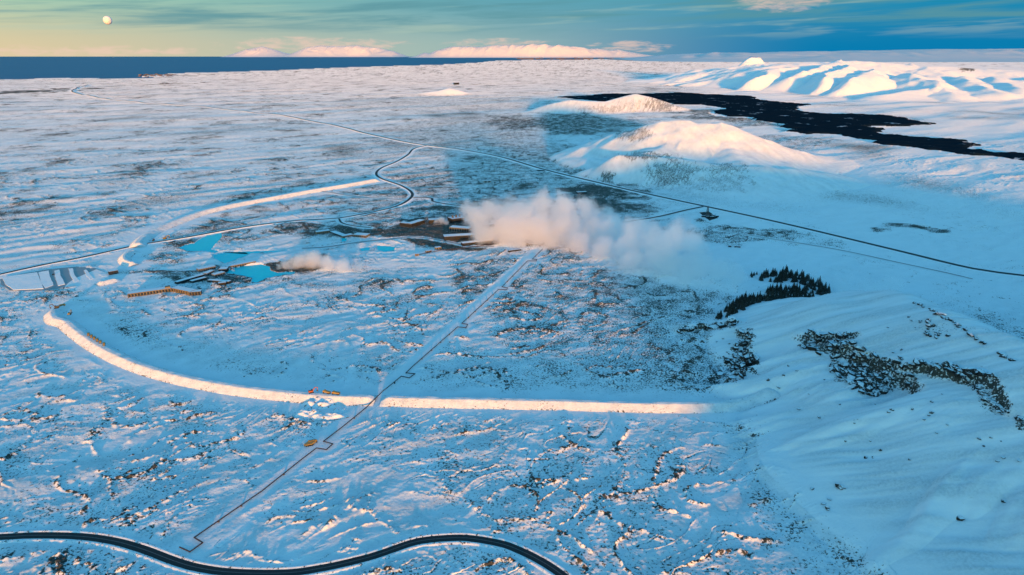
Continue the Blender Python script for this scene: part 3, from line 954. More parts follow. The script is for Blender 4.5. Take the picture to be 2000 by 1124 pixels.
def strip(name, C, offs, zs, mat, parent=None, attr=None):
    """a sheet along a curve: offs to the right of it, zs above the ground of the curve"""
    C = np.asarray(C, float)
    T_ = np.gradient(C, axis=0); T_ /= np.linalg.norm(T_, axis=1, keepdims=True)
    Nn = np.stack([T_[:, 1], -T_[:, 0]], 1)
    r = np.hypot(C[:, 0], C[:, 1])
    z0 = ground_z(C[:, 0], C[:, 1])
    k = np.ones(5) / 5
    z0 = np.convolve(np.pad(z0, 2, mode='edge'), k, 'valid')
    lift = 0.35 + 0.00045 * np.maximum(r - 400, 0)
    V = []
    for o, z in zip(offs, zs):
        V.append(np.stack([C[:, 0] + Nn[:, 0] * o, C[:, 1] + Nn[:, 1] * o, z0 + lift + z], 1))
    V = np.stack(V, 1)
    n, k2 = V.shape[:2]
    i = np.arange(n - 1)[:, None]; j = np.arange(k2 - 1)[None, :]
    F = np.stack([i * k2 + j, i * k2 + j + 1, (i + 1) * k2 + j + 1, (i + 1) * k2 + j], -1).reshape(-1, 4)
    me = np_mesh(name, V.reshape(-1, 3), F)
    me.flip_normals() if me.polygons[0].normal.z < 0 else None
    if attr is not None:
        set_attr(me, 'across', np.tile(attr, n))
    return link(name, me, mat, parent)


for ri, (pts, hw, st, label) in enumerate(ROADS):
    C = catmull(pts, st)
    far_k = 1.0
    ac = np.linspace(-1, 1, 9)
    thin = hw < 2.0
    ro = strip('road', C, ac * hw * far_k, 0.18 * (1 - ac ** 2), MAT['track'] if ri in (3, 6, 8) else MAT['road'], attr=ac)
    tag(ro, label, kind='structure')
    if ri == 0:      # ploughed snow banks along the near road
        for sgn in (-1, 1):
            x = np.array([hw - 0.3, hw + 0.5, hw + 1.5, hw + 2.8, hw + 4.5])
            zz = np.array([0.06, 0.35, 0.5, 0.2, -0.8])
            bk = strip('snow_bank', C, x * sgn, zz, MAT['snow'], ro)
            set_attr(bk.data, 'rock', np.full(len(bk.data.vertices), 0.36))
    elif ri in (1, 2):
        for sgn in (-1, 1):
            x = np.array([hw, hw + 1.2, hw + 3.5]); zz = np.array([0.04, 0.12, -1.5])
            bk = strip('snow_bank', C, x * sgn, zz, MAT['snow'], ro)
            set_attr(bk.data, 'rock', np.full(len(bk.data.vertices), 0.15))


# ------------------------------------------------------------------ berms
def berm(C0, hgt, half, run, label, step, ends=True):
    C = catmull(C0, step * 0.6)
    T_ = np.gradient(C, axis=0); T_ /= np.linalg.norm(T_, axis=1, keepdims=True)
    Nn = np.stack([T_[:, 1], -T_[:, 0]], 1)
    s = np.concatenate([[0], np.cumsum(np.linalg.norm(np.diff(C, axis=0), axis=1))])
    L = s[-1]
    fade = np.minimum(sstep(-2, 9, s), sstep(-2, 9, L - s)) * 0.8 + 0.2
    w = half + hgt * run
    us = np.concatenate([np.linspace(-1.06, -half / w, 9), np.linspace(-half / w, half / w, 5)[1:-1], np.linspace(half / w, 1.06, 9)])
    V = []; rk = []
    g0 = ground_z(C[:, 0], C[:, 1])
    g0 = np.convolve(np.pad(g0, 6, mode='edge'), np.ones(13) / 13, 'valid')
    for u in us:
        x = C[:, 0] + Nn[:, 0] * u * w; y = C[:, 1] + Nn[:, 1] * u * w
        z = hgt * np.clip((1 - abs(u)) / (1 - half / w), -0.15, 1.0)
        b1 = perlin(x / 11, y / 11, 71) * 0.9 + perlin(x / 3.1, y / 3.1, 72) * 0.55 + perlin(s / 3.0, np.full_like(s, u * 2), 73) * 0.5
        V.append(np.stack([x + 0.4 * b1, y, g0 + z * fade + 0.62 * b1], 1))
        rk.append(0.18 + 0.34 * perlin(x / 26, y / 26, 74) + 0.28 * max(0.0, abs(u) - 0.8) * 5)
    V = np.stack(V, 1); n, k2 = V.shape[:2]
    i = np.arange(n - 1)[:, None]; j = np.arange(k2 - 1)[None, :]
    F = np.stack([i * k2 + j, i * k2 + j + 1, (i + 1) * k2 + j + 1, (i + 1) * k2 + j], -1).reshape(-1, 4)
    me = np_mesh('earth_berm', V.reshape(-1, 3), F)
    if me.polygons[len(me.polygons) // 2].normal.z < 0:
        me.flip_normals()
    rk = np.stack(rk, 1)
    set_attr(me, 'rock', np.clip(rk, 0, 1).ravel())
    set_attr(me, 'thin', np.clip(0.50 + 0.7 * perlin(V[..., 0] / 9, V[..., 1] / 9, 103), 0.2, 1).ravel())
    return tag(link('earth_berm', me, MAT['snow']), label, 'embankment')


for b in BERMS:
    berm(*b)


def heap(px, py, rx, ry, hgt, label, seed, z=8.0):
    """lumpy heap of excavated lava"""
    c = g(px, py, z)
    n = 40
    r_ = np.linspace(0, 1, 22); t = np.linspace(0, 2 * math.pi, n, endpoint=False)
    RR_, TT = np.meshgrid(r_, t, indexing='ij')
    x = c[0] + RR_ * rx * np.cos(TT) * (1 + 0.25 * perlin(np.cos(TT) * 1.3 + seed, np.sin(TT) * 1.3, seed))
    y = c[1] + RR_ * ry * np.sin(TT) * (1 + 0.25 * perlin(np.cos(TT) * 1.3 + seed, np.sin(TT) * 1.3 + 4, seed))
    top = np.clip(1 - RR_, 0, 1)
    f = sstep(0, 0.6, top)
    zz = ground_z(x.ravel(), y.ravel()).reshape(x.shape) * 0 + float(ground_z(c[0], c[1])[0]) - 0.8 + hgt * f * (0.75 + 0.7 * perlin(x / 9, y / 9, seed + 1)) + 1.0 * perlin(x / 3, y / 3, seed + 2) * f
    V = np.stack([x, y, zz], -1)
    i = np.arange(len(r_) - 1)[:, None]; j = np.arange(n)[None, :]
    F = np.stack([i * n + j, (i + 1) * n + j, (i + 1) * n + (j + 1) % n, i * n + (j + 1) % n], -1).reshape(-1, 4)
    me = np_mesh('spoil_heap', V.reshape(-1, 3), F)
    set_attr(me, 'rock', np.clip(0.30 + 0.5 * perlin(x / 5, y / 5, seed + 5), 0, 1).ravel())
    return tag(link('spoil_heap', me, MAT['snow']), label, 'heap')


heap(628, 789, 26, 17, 6.5, 'sunlit heap of dug out lava just below the berm, largest of the group', 81)
heap(602, 808, 18, 14, 6.0, 'sunlit lumpy lava heap at the left end of the dug pit', 82)
heap(640, 815, 24, 8, 3.2, 'low curved rim of dug lava below the pit, nearest to the pipeline', 83)
heap(662, 803, 10, 12, 3.0, 'small sunlit lava heap on the right edge of the dug pit', 84)


# ------------------------------------------------------------------ water, lava, car park
def jag(poly, step, amp, seed, closed=True):
    """outline resampled with ragged detail"""
    out = []
    n = len(poly)
    for i in range(n):
        a, b = poly[i], poly[(i + 1) % n]
        L = np.linalg.norm(b - a)
        k = max(1, int(L / step))
        t = np.linspace(0, 1, k, endpoint=False)[:, None]
        out.append(a + (b - a) * t)
    P = np.vstack(out)
    d = np.stack([perlin(P[:, 0] / (step * 5), P[:, 1] / (step * 5), seed) + 0.6 * perlin(P[:, 0] / (step * 1.7), P[:, 1] / (step * 1.7), seed + 1),
                  perlin(P[:, 0] / (step * 5), P[:, 1] / (step * 5), seed + 2) + 0.6 * perlin(P[:, 0] / (step * 1.7), P[:, 1] / (step * 1.7), seed + 3)], 1)
    return P + d * amp


def sheet(name, poly, z, skirt, mat, parent=None):
    bm = bmesh.new()
    top = [bm.verts.new((p[0], p[1], z)) for p in poly]
    f = bm.faces.new(top)
    f.normal_update()
    if f.normal.z < 0:
        f.normal_flip()
    if skirt:
        bot = [bm.verts.new((p[0], p[1], z - skirt)) for p in poly]
        n = len(top)
        for i in range(n):
            bm.faces.new((top[i], top[(i + 1) % n], bot[(i + 1) % n], bot[i]))
    bmesh.ops.triangulate(bm, faces=[f])
    bmesh.ops.recalc_face_normals(bm, faces=bm.faces) if skirt else None
    me = bpy.data.meshes.new(name)
    bm.to_mesh(me); bm.free()
    return link(name, me, mat, parent)


for poly, label in POOLS:
    o = sheet('lagoon_pool', jag(poly, 6.0, 3.0, 91), 7.1, 0, MAT['pool'])
    # water laps a little under its banks
    tag(o, label, kind='structure')



def lava_field():
    """ragged sheet of rubble, open where snow islands lie"""
    lo = LAVA.min(0) - 150; hi = LAVA.max(0) + 150
    st = 15.0
    xs = np.arange(lo[0], hi[0], st); ys = np.arange(lo[1], hi[1], st)
    X, Y = np.meshgrid(xs, ys)
    x = X.ravel(); y = Y.ravel()
    wx = x + 150 * perlin(x / 420, y / 420, 95) + 80 * perlin(x / 130, y / 130, 96) + 34 * perlin(x / 45, y / 45, 97)
    wy = y + 170 * perlin(x / 420, y / 420, 98) + 110 * perlin(x / 130, y / 130, 99) + 50 * perlin(x / 45, y / 45, 100)
    ins = inside(wx, wy, LAVA).reshape(X.shape)
    z = 15.5 + 3.2 * perlin(x / 60, y / 60, 101) + 2.2 * perlin(x / 31, y / 31, 102)
    full = ins.copy()
    for dx in (-1, 0, 1):
        for dy in (-1, 0, 1):
            full &= np.roll(np.roll(ins, dx, 1), dy, 0)
    z = np.where(full.ravel(), z, 5.0).reshape(X.shape)
    ny, nx = X.shape
    ii = np.arange(ny - 1)[:, None]; jj = np.arange(nx - 1)[None, :]
    F = np.stack([ii * nx + jj, ii * nx + jj + 1, (ii + 1) * nx + jj + 1, (ii + 1) * nx + jj], -1).reshape(-1, 4)
    F = F[ins.ravel()[F].all(1)]
    used, inv = np.unique(F, return_inverse=True)
    V = np.stack([X, Y, z], -1).reshape(-1, 3)[used]
    return link('lava_field', np_mesh('lava_field', V, inv.reshape(-1, 4), smooth=False), MAT['lava'])


tag(lava_field(), 'black fresh lava field without snow behind the hills', kind='structure')

MAT['packed'] = plain_mat('packed_grey_snow', (0.28, 0.31, 0.33), (0.40, 0.42, 0.44), 0.9, 0.08)
CZ = float(np.median(ground_z(CARPARK[:, 0], CARPARK[:, 1]))) + 0.5
cp = tag(sheet('car_park', jag(CARPARK, 8.0, 1.0, 97), CZ, 2.5, MAT['packed']), 'oval ploughed car park of packed grey snow', kind='structure')
ISL = [[(20, 575), (410, 520), (440, 610), (480, 700), (150, 715), (60, 650)], [(425, 520), (535, 500), (545, 560), (590, 660), (500, 695), (450, 640)],
       [(595, 505), (650, 490), (670, 560), (715, 650), (640, 668), (612, 600)], [(750, 480), (800, 475), (820, 550), (870, 610), (820, 630), (780, 570)],
       [(920, 500), (945, 490), (985, 540), (1030, 590), (990, 602), (950, 560)], [(1085, 545), (1190, 532), (1200, 556), (1130, 572)]]
for q in ISL:
    a = np.array(q, float)
    w = g(a[:, 0] / 5.62, 440 + a[:, 1] / 5.62, CZ)
    o = sheet('snow_bank', jag(w, 6.0, 0.8, 98), CZ + 0.55, 0.8, MAT['snow'], cp)

# ------------------------------------------------------------------ generic solid builder
class MB:
    def __init__(self):
        self.bm = bmesh.new()

    def box(self, x0, x1, y0, y1, z0, z1, bev=0.0):
        vs_ = [self.bm.verts.new((x, y, z)) for z in (z0, z1) for y in (y0, y1) for x in (x0, x1)]
        for f in ((0, 2, 3, 1), (4, 5, 7, 6), (0, 1, 5, 4), (2, 6, 7, 3), (0, 4, 6, 2), (1, 3, 7, 5)):
            self.bm.faces.new([vs_[i] for i in f])
        return vs_

    def prism(self, pts, y0, y1):
        """outline in x,z drawn out along y"""
        a = [self.bm.verts.new((x, y0, z)) for x, z in pts]
        b = [self.bm.verts.new((x, y1, z)) for x, z in pts]
        n = len(a)
        self.bm.faces.new(a); self.bm.faces.new(b[::-1])
        for i in range(n):
            self.bm.faces.new((a[i], b[i], b[(i + 1) % n], a[(i + 1) % n]))

    def bar(self, p, q, w, h=None):
        p = Vector(p); q = Vector(q); d = (q - p).normalized()
        up = Vector((0, 0, 1)) if abs(d.z) < 0.95 else Vector((0, 1, 0))
        s_ = d.cross(up).normalized() * w / 2; u = s_.cross(d).normalized() * (h or w) / 2
        a = [self.bm.verts.new(p + e) for e in (s_ + u, -s_ + u, -s_ - u, s_ - u)]
        b = [self.bm.verts.new(q + e) for e in (s_ + u, -s_ + u, -s_ - u, s_ - u)]
        self.bm.faces.new(a); self.bm.faces.new(b[::-1])
        for i in range(4):
            self.bm.faces.new((a[i], b[i], b[(i + 1) % 4], a[(i + 1) % 4]))

    def cyl(self, p, q, r0, r1=None, n=10):
        p = Vector(p); q = Vector(q); d = (q - p).normalized()
        up = Vector((0, 0, 1)) if abs(d.z) < 0.95 else Vector((0, 1, 0))
        s_ = d.cross(up).normalized(); u = s_.cross(d).normalized()
        r1 = r0 if r1 is None else r1
        A = [self.bm.verts.new(p + (s_ * math.cos(t) + u * math.sin(t)) * r0) for t in [2 * math.pi * i / n for i in range(n)]]
        B = [self.bm.verts.new(q + (s_ * math.cos(t) + u * math.sin(t)) * r1) for t in [2 * math.pi * i / n for i in range(n)]]
        self.bm.faces.new(A); self.bm.faces.new(B[::-1])
        for i in range(n):
            self.bm.faces.new((A[i], B[i], B[(i + 1) % n], A[(i + 1) % n]))

    def mesh(self, name, smooth=False):
        bmesh.ops.recalc_face_normals(self.bm, faces=self.bm.faces)
        me = bpy.data.meshes.new(name)
        self.bm.to_mesh(me); self.bm.free()
        if smooth:
            me.polygons.foreach_set('use_smooth', [True] * len(me.polygons))
        return me

    def obj(self, name, mat, parent=None):
        return link(name, self.mesh(name), mat, parent)


MAT['rockcap'] = snowcap_mat('snowy_rock', (0.018, 0.016, 0.014), (0.045, 0.042, 0.038), 0.62, 0.95, 0.35)
MAT['roof'] = snowcap_mat('snowy_roof', (0.10, 0.10, 0.11), (0.20, 0.20, 0.21), 0.35, 0.95, 0.15)
MAT['wall_dark'] = plain_mat('dark_lava_wall', (0.012, 0.013, 0.015), (0.03, 0.03, 0.03), 0.85, 0.5)
MAT['wall_tan'] = plain_mat('tan_panel_wall', (0.24, 0.20, 0.13), (0.16, 0.13, 0.09), 0.7, 0.4)
MAT['wall_grey'] = plain_mat('grey_clad_wall', (0.16, 0.17, 0.18), (0.10, 0.11, 0.12), 0.6, 0.4)
MAT['wall_light'] = plain_mat('pale_clad_wall', (0.50, 0.50, 0.48), (0.38, 0.38, 0.37), 0.6, 0.4)
MAT['glass'] = plain_mat('dark_window_glass', (0.02, 0.025, 0.03), (0.03, 0.035, 0.04), 0.12, 1.0, 0.6)
MAT['pipe'] = plain_mat('pipe_cladding', (0.05, 0.032, 0.036), (0.035, 0.025, 0.03), 0.5, 0.6)
MAT['steel'] = plain_mat('weathered_steel', (0.08, 0.08, 0.085), (0.05, 0.05, 0.055), 0.55, 0.6)
MAT['yellow'] = plain_mat('machine_yellow', (0.36, 0.24, 0.07), (0.24, 0.17, 0.06), 0.5, 0.8)
MAT['orange'] = plain_mat('machine_orange', (0.50, 0.12, 0.04), (0.36, 0.09, 0.03), 0.5, 0.8)
MAT['white_paint'] = plain_mat('white_paint', (0.70, 0.70, 0.68), (0.58, 0.58, 0.57), 0.5, 0.8)
MAT['rubber'] = plain_mat('black_rubber', (0.015, 0.015, 0.016), (0.03, 0.03, 0.03), 0.9, 1.0)
MAT['bark'] = plain_mat('conifer_bark', (0.05, 0.035, 0.025), (0.08, 0.06, 0.045), 0.9, 2.0)
MAT['needles'] = snowcap_mat('conifer_needles', (0.016, 0.018, 0.012), (0.046, 0.038, 0.026), 0.85, 1.5, 0.8)

# ------------------------------------------------------------------ pipeline with expansion loops
def pipeline():
    root = empty('pipeline', (float(PIPE[-1][0]), float(PIPE[-1][1]), 0))
    tag(root, 'long dark pipeline with square expansion loops crossing the berm toward the near road', 'pipeline')
    z = ground_z(PIPE[:, 0], PIPE[:, 1]) + 1.7
    k = np.zeros(len(PIPE)); k[18:20] = 2.2
    pts = [Vector((float(PIPE[i][0]), float(PIPE[i][1]), float(z[i] + k[i]))) for i in range(len(PIPE))]
    off = Vector(root.location)
    for i in range(len(pts) - 1):
        a, b = pts[i], pts[i + 1]
        m = MB()
        ext = (b - a).normalized() * 0.3
        m.cyl(a - off - ext, b - off + ext, 0.6, n=10)
        o = m.obj('pipe_section', MAT['pipe'], root)
        L = (b - a).length
        n = int(L / 34)
        for q in range(1, n + 1):
            p = a.lerp(b, q / (n + 1))
            gz = p.z - 1.7
            mm = MB()
            mm.box(p.x - off.x - 0.9, p.x - off.x + 0.9, p.y - off.y - 0.3, p.y - off.y + 0.3, gz - 1.2, p.z - 0.55)
            mm.obj('pipe_support', MAT['steel'], root)


pipeline()


# ------------------------------------------------------------------ buildings
def frame_of(A, B, z=8.0):
    a = g(A[0], A[1], z); b = g(B[0], B[1], z)
    d = b - a
    L = float(np.hypot(*d)); ang = math.atan2(d[1], d[0])
    zz = float(min(ground_z(a[0], a[1])[0], ground_z(b[0], b[1])[0]))
    return (float(a[0]), float(a[1]), zz), L, ang


def block_parts(root, x0, x1, y0, y1, h, wall, roof_h=0.5, bays=0, fins=False, over=0.4):
    """walls, roof and a front row of windows, in the frame of the building: x along the front, y away from the viewer"""
    m = MB(); m.box(x0, x1, y0, y1, -2.0, h)
    w = m.obj('wall', MAT[wall], root)
    m = MB(); m.box(x0 - over, x1 + over, y0 - over, y1 + over, h + 0.003, h + roof_h)
    m.obj('roof', MAT['roof'], root)
    if bays:
        L = x1 - x0; p = L / bays
        me = None
        for i in range(bays):
            cx = x0 + (i + 0.5) * p
            if me is None:
                m = MB(); m.box(-p * 0.30, p * 0.30, -0.12, 0.05, 0.9, h - 0.9); me = m.mesh('window')
            link('window', me, MAT['glass'], root, (cx, y0 - 0.02, 0))
        if fins:
            m = MB(); m.box(-0.35, 0.35, -1.6, -0.05, -1.5, h - 0.1); fm = m.mesh('bay_wall')
            for i in range(bays + 1):
                link('bay_wall', fm, MAT['wall_tan'], root, (x0 + i * p, y0, 0))
    return w


def building(name, A, B, depth, h, label, wall='wall_dark', bays=0, fins=False, cat='building', group=None, extra=None):
    loc, L, ang = frame_of(A, B)
    root = empty(name, loc, ang)
    block_parts(root, 0, L, 0, depth, h, wall, 0.5, bays, fins)
    if extra:
        extra(root, L, depth, h)
    return tag(root, label, cat, group)


# the two-winged hotel at the lava edge
loc, L1, a1 = frame_of((251, 583), (335, 571.5))
hotel = empty('hotel', loc, a1)
block_parts(hotel, 0, L1, 0, 13, 6.5, 'wall_tan', 0.6, 14, True)
b2, L2, a2 = frame_of((336, 571), (372, 578.5))
b3, L3, a3 = frame_of((370, 579), (393, 577.2))
tag(hotel, 'long left wing of the low hotel, its bay walls lit yellow', 'building')
wing = empty('hotel', b2, a2)
block_parts(wing, 0, L2, 0, 13, 6.5, 'wall_tan', 0.6, 8, True)
tag(wing, 'shorter right wing of the low hotel, slanting down to its end block', 'building')
endb = empty('hotel', b3, a3)
block_parts(endb, 0, L3, 0, 11, 6.2, 'wall_dark', 0.6, 4, True)
tag(endb, 'dark end block at the right tip of the low hotel', 'building')
m = MB(); m.box(L1 - 9, L1 - 0.5, 1, 10, 7.1, 9.6); m.obj('stair_tower', MAT['wall_tan'], hotel)

building('bath_house', (389, 534), (422, 527.5), 13, 6, 'grey flat roofed bath house left of the dark block by the lagoon', 'wall_grey', 8)
building('bath_house', (428, 532.5), (443, 532), 15, 8.5, 'tall dark square block between the lagoon pools', 'wall_dark', 3)
building('bath_house', (444, 525.5), (500, 514.5), 9, 6.5, 'long brown sunlit building on the causeway between two turquoise pools', 'wall_tan', 12)
building('bath_house', (347, 556.5), (400, 541), 9, 4.2, 'long thin dark building pointing from the hotel to the lagoon', 'wall_dark', 12)
building('bath_house', (376, 554.5), (404, 547), 8, 4.0, 'short dark shed in front of the long thin lagoon building', 'wall_dark', 6)
building('bath_house', (406, 552), (447, 555), 8, 4.2, 'low dark building with snowy roof at the foot of the lagoon complex', 'wall_dark', 8)
building('bath_house', (405, 540), (419, 533.5), 9, 5, 'small grey slanted building beside the dark lagoon block', 'wall_grey', 3)
building('bath_house', (420, 542.5), (440, 537), 11, 5, 'snowy roofed building just below the dark lagoon block', 'wall_grey', 4)
building('bath_house', (428, 559.5), (442, 557.5), 8, 5, 'small dark hut nearest to the hotel tip in the lagoon complex', 'wall_dark', 2)
building('spa_hotel', (619, 458.5), (645, 455), 13, 5.5, 'left end wing of the zigzag dark spa hotel', 'wall_tan', 7)
building('spa_hotel', (645, 455.5), (669, 464), 13, 5.5, 'second wing of the zigzag spa hotel, slanting down right', 'wall_dark', 6)
building('spa_hotel', (670, 465), (690, 461.5), 13, 6.0, 'third wing of the zigzag spa hotel beside the tiny pool', 'wall_tan', 5)
building('spa_hotel', (690, 463.5), (715, 465.5), 20, 6.0, 'broad right end block of the zigzag spa hotel', 'wall_tan', 6)
building('power_plant_hall', (781, 441.5), (803, 445), 15, 7, 'small dark hall at the left end of the power plant', 'wall_dark', 5)
building('power_plant_hall', (804, 445), (830, 437), 16, 8, 'long dark hall stepping up toward the small steam puff', 'wall_dark', 6)


def stacks(root, L, depth, h):
    for i in range(3):
        m = MB(); x = L * (0.22 + 0.28 * i)
        m.cyl((x, depth * 0.5, h + 0.4), (x, depth * 0.5, h + 7), 2.4, 1.9, 12)
        m.obj('vent_stack', MAT['steel'], root)


building('power_plant_hall', (838, 438), (868, 436.5), 18, 9, 'dark hall under the small steam puff', 'wall_dark', 5)
building('power_plant_hall', (884, 438), (908, 434.5), 26, 12, 'tall dark turbine hall right at the edge of the big steam cloud', 'wall_dark', 5, extra=stacks)
building('power_plant_hall', (878, 452.5), (916, 455.5), 20, 9, 'wide hall with pale roof at the edge of the big steam cloud', 'wall_grey', 8)
building('power_plant_hall', (868, 470.5), (928, 467), 20, 9, 'long dark front hall of the power plant below the steam', 'wall_dark', 10)
building('power_plant_hall', (904, 481.5), (962, 475.5), 14, 7, 'low dark hall beside the lit rubble bank under the steam', 'wall_dark', 8)
building('power_plant_hall', (935, 452), (985, 448), 34, 14, 'big turbine hall wrapped in the steam cloud', 'wall_grey', 6, extra=stacks)
building('pump_house', (994, 494), (1018, 491), 5, 3.5, 'low dark pump house right under the big steam cloud', 'wall_dark', 3)
building('shed', (945, 356.5), (959, 356), 14, 6, 'lone pale shed above the steam cloud, left of the highway', 'wall_light', 2)
building('shed', (1128, 380), (1146, 379), 12, 5, 'small dark station on the bare dark ground beside the highway', 'wall_dark', 2)
building('shed', (1049, 334.2), (1062, 335), 9, 4, 'tiny dark hut below the highway left of the near hill', 'wall_dark', 2)
building('shed', (1422, 484), (1428, 484.5), 6, 3.5, 'tiny hut on the cleared snow pad right of the steam', 'wall_grey', 1)
building('shed', (1434, 485), (1446, 486), 5, 3.0, 'small low container hut on the cleared pad right of the steam', 'wall_grey', 2)
building('shed', (888, 166.2), (897, 166), 40, 26, 'distant small building with mast on the low knoll', 'wall_dark', 0)
building('shed', (811, 500.5), (818, 500), 6, 4, 'small sunlit hut at the left end of the service pipe', 'wall_tan', 1)
building('shed', (833, 494), (843, 492.5), 7, 4, 'sunlit brown hut halfway along the service pipe', 'wall_tan', 2)
building('shed', (852, 489), (862, 487.5), 8, 5, 'sunlit tan hut at the right, nearest the plant along the service pipe', 'wall_tan', 2)
building('gate_house', (214, 538.5), (232, 535.5), 14, 6.5, 'dark building at the right tip of the car park', 'wall_dark', 3)

# service pipe between the small huts and the plant
sp = G([(812, 500), (860, 490.5), (918, 485), (965, 478)])
m = MB()
for a_, b_ in zip(sp[:-1], sp[1:]):
    za, zb = ground_z([a_[0], b_[0]], [a_[1], b_[1]]) + 1.6
    m.cyl((a_[0], a_[1], za), (b_[0], b_[1], zb), 0.7, n=8)
tag(m.obj('service_pipe', MAT['pipe']), 'short dark pipe linking the small sunlit huts to the power plant', 'pipe')


# drilling yard beside the highway
def drill_yard():
    c = g(1386, 424)
    z = float(ground_z(c[0], c[1])[0])
    yard = G([(1366, 416), (1384, 413.5), (1402, 426), (1386, 431.5)])
    pad = sheet('drill_pad', jag(yard, 5, 1.0, 99), z + 0.8, 3.0, MAT['wall_dark'])
    tag(pad, 'dark gravel pad of the drilling yard beside the highway', kind='structure')
    rig = empty('drill_rig', (float(c[0]) - 4, float(c[1]) + 8, z + 0.8))
    m = MB()
    for sx in (-3, 3):
        for sy in (-3, 3):
            m.bar((sx, sy, 0), (sx * 0.45, sy * 0.45, 24), 0.7)
    m.obj('tower', MAT['steel'], rig)
    m = MB()
    for i in range(6):
        k = 1 - 0.55 * i / 6; k2 = 1 - 0.55 * (i + 1) / 6
        for a_, b_ in (((-3, -3), (3, -3)), ((3, -3), (3, 3)), ((3, 3), (-3, 3)), ((-3, 3), (-3, -3))):
            m.bar((a_[0] * k, a_[1] * k, i * 4), (b_[0] * k2, b_[1] * k2, (i + 1) * 4), 0.45)
    m.obj('bracing', MAT['steel'], rig)
    m = MB(); m.box(-4.5, 4.5, -4.5, 4.5, 0, 4.0); m.obj('rig_floor', MAT['steel'], rig)
    m = MB(); m.box(-1.6, 1.6, -1.6, 1.6, 23.5, 26); m.obj('crown_block', MAT['steel'], rig)
    tag(rig, 'dark drill rig tower standing on the yard beside the highway', 'drill rig')
    spots = [(-17, -3, 0.2, 'left outlying'), (8, -8, 0.1, 'front right'), (17, -4, 0.15, 'right end'), (12, 6, 0.1, 'rear right'), (-8, -9, 0.1, 'front left'), (2, -13, 0.1, 'lowest front')]
    for dx, dy, rz, w in spots:
        bx_ = empty('container', (float(c[0]) + dx, float(c[1]) + dy, z + 0.8), rz)
        m = MB(); m.box(-5, 5, -1.6, 1.6, 0, 3.4); m.obj('body', MAT['wall_dark'], bx_)
        m = MB(); m.box(-5.1, 5.1, -1.7, 1.7, 3.403, 3.6); m.obj('roof', MAT['roof'], bx_)
        tag(bx_, f'{w} dark container on the drilling yard', 'container', 'containers on the drilling yard')


drill_yard()


# ------------------------------------------------------------------ vehicles
def wheel_mesh(r_, w):
    m = MB(); m.cyl((0, -w / 2, 0), (0, w / 2, 0), r_, n=12)
    return m.mesh('wheel')


WHEEL = wheel_mesh(0.85, 0.7)
WHEEL.materials.append(MAT['rubber'])


def haul_truck(loc, rz, label, group=None, paint='yellow', s=1.0):
    t = empty('haul_truck', loc, rz)
    t.scale = (s, s, s)
    m = MB(); m.box(-5, 4.6, -0.6, 0.6, 0.75, 1.25); m.obj('chassis', MAT['steel'], t)
    m = MB(); m.prism([(2.4, 1.3), (5.0, 1.3), (5.0, 2.4), (4.4, 3.6), (2.4, 3.6)], -1.25, 1.25); cab = m.obj('cab', MAT[paint], t)
    m = MB(); m.prism([(5.03, 2.45), (4.45, 3.45), (4.40, 3.42), (4.96, 2.45)], -1.1, 1.1); m.obj('windscreen', MAT['glass'], cab)
    m = MB(); m.prism([(-5.4, 2.3), (-4.6, 1.35), (2.0, 1.35), (2.15, 3.9), (3.2, 4.1), (3.2, 4.25), (1.95, 4.2), (1.8, 3.6), (-5.2, 2.9)], -1.6, 1.6); m.obj('dump_bed', MAT[paint], t)
    for x in (3.6, -2.2, -4.0):
        for y in (-1.35, 1.35):
            link('wheel', WHEEL, None, t, (x, y, 0.85))
    return tag(t, label, 'truck', group)


def excavator(loc, rz, label, paint='orange', s=1.0):
    t = empty('excavator', loc, rz)
    t.scale = (s, s, s)
    for y in (-1.3, 1.3):
        m = MB(); m.prism([(-2.3, 0.2), (-1.9, 0), (1.9, 0), (2.3, 0.2), (2.4, 0.6), (2.0, 1.0), (-2.0, 1.0), (-2.4, 0.6)], y - 0.35, y + 0.35); m.obj('track', MAT['rubber'], t)
    m = MB(); m.prism([(-2.6, 1.1), (1.6, 1.1), (1.6, 1.9), (0.5, 2.3), (-2.2, 2.4), (-2.7, 2.0)], -1.4, 1.4); m.obj('body', MAT[paint], t)
    m = MB(); m.prism([(0.2, 1.95), (1.75, 1.5), (1.75, 2.7), (1.2, 3.3), (0.2, 3.3)], 0.25, 1.35); m.obj('cab', MAT['glass'], t)
    m = MB(); m.bar((1.4, -0.3, 1.8), (3.9, -0.3, 5.0), 0.5, 0.7); m.bar((3.8, -0.3, 4.95), (6.6, -0.3, 4.2), 0.5, 0.6); m.obj('boom', MAT[paint], t)
    m = MB(); m.bar((6.5, -0.3, 4.4), (6.2, -0.3, 1.6), 0.4, 0.5); m.obj('stick', MAT[paint], t)
    m = MB(); m.prism([(6.2, 1.7), (6.6, 0.7), (5.8, 0.1), (5.2, 0.5), (5.4, 1.3)], -0.9, 0.3); m.obj('bucket', MAT['steel'], t)
    return tag(t, label, 'excavator')


def pickup(loc, rz, label, paint='white_paint'):
    t = empty('pickup', loc, rz)
    m = MB(); m.prism([(-2.7, 0.5), (2.7, 0.5), (2.7, 1.15), (1.5, 1.3), (0.8, 1.95), (-0.7, 1.95), (-0.9, 1.25), (-2.7, 1.25)], -0.95, 0.95); m.obj('body', MAT[paint], t)
    m = MB(); m.prism([(1.42, 1.32), (0.8, 1.9), (-0.6, 1.9), (-0.8, 1.32)], -0.97, 0.97); m.obj('window', MAT['glass'], t)
    for x in (1.7, -1.7):
        for y in (-0.85, 0.85):
            link('wheel', WHEEL, None, t, (x, y, 0.42)).scale = (0.5, 0.5, 0.5)
    return tag(t, label, 'pickup truck')


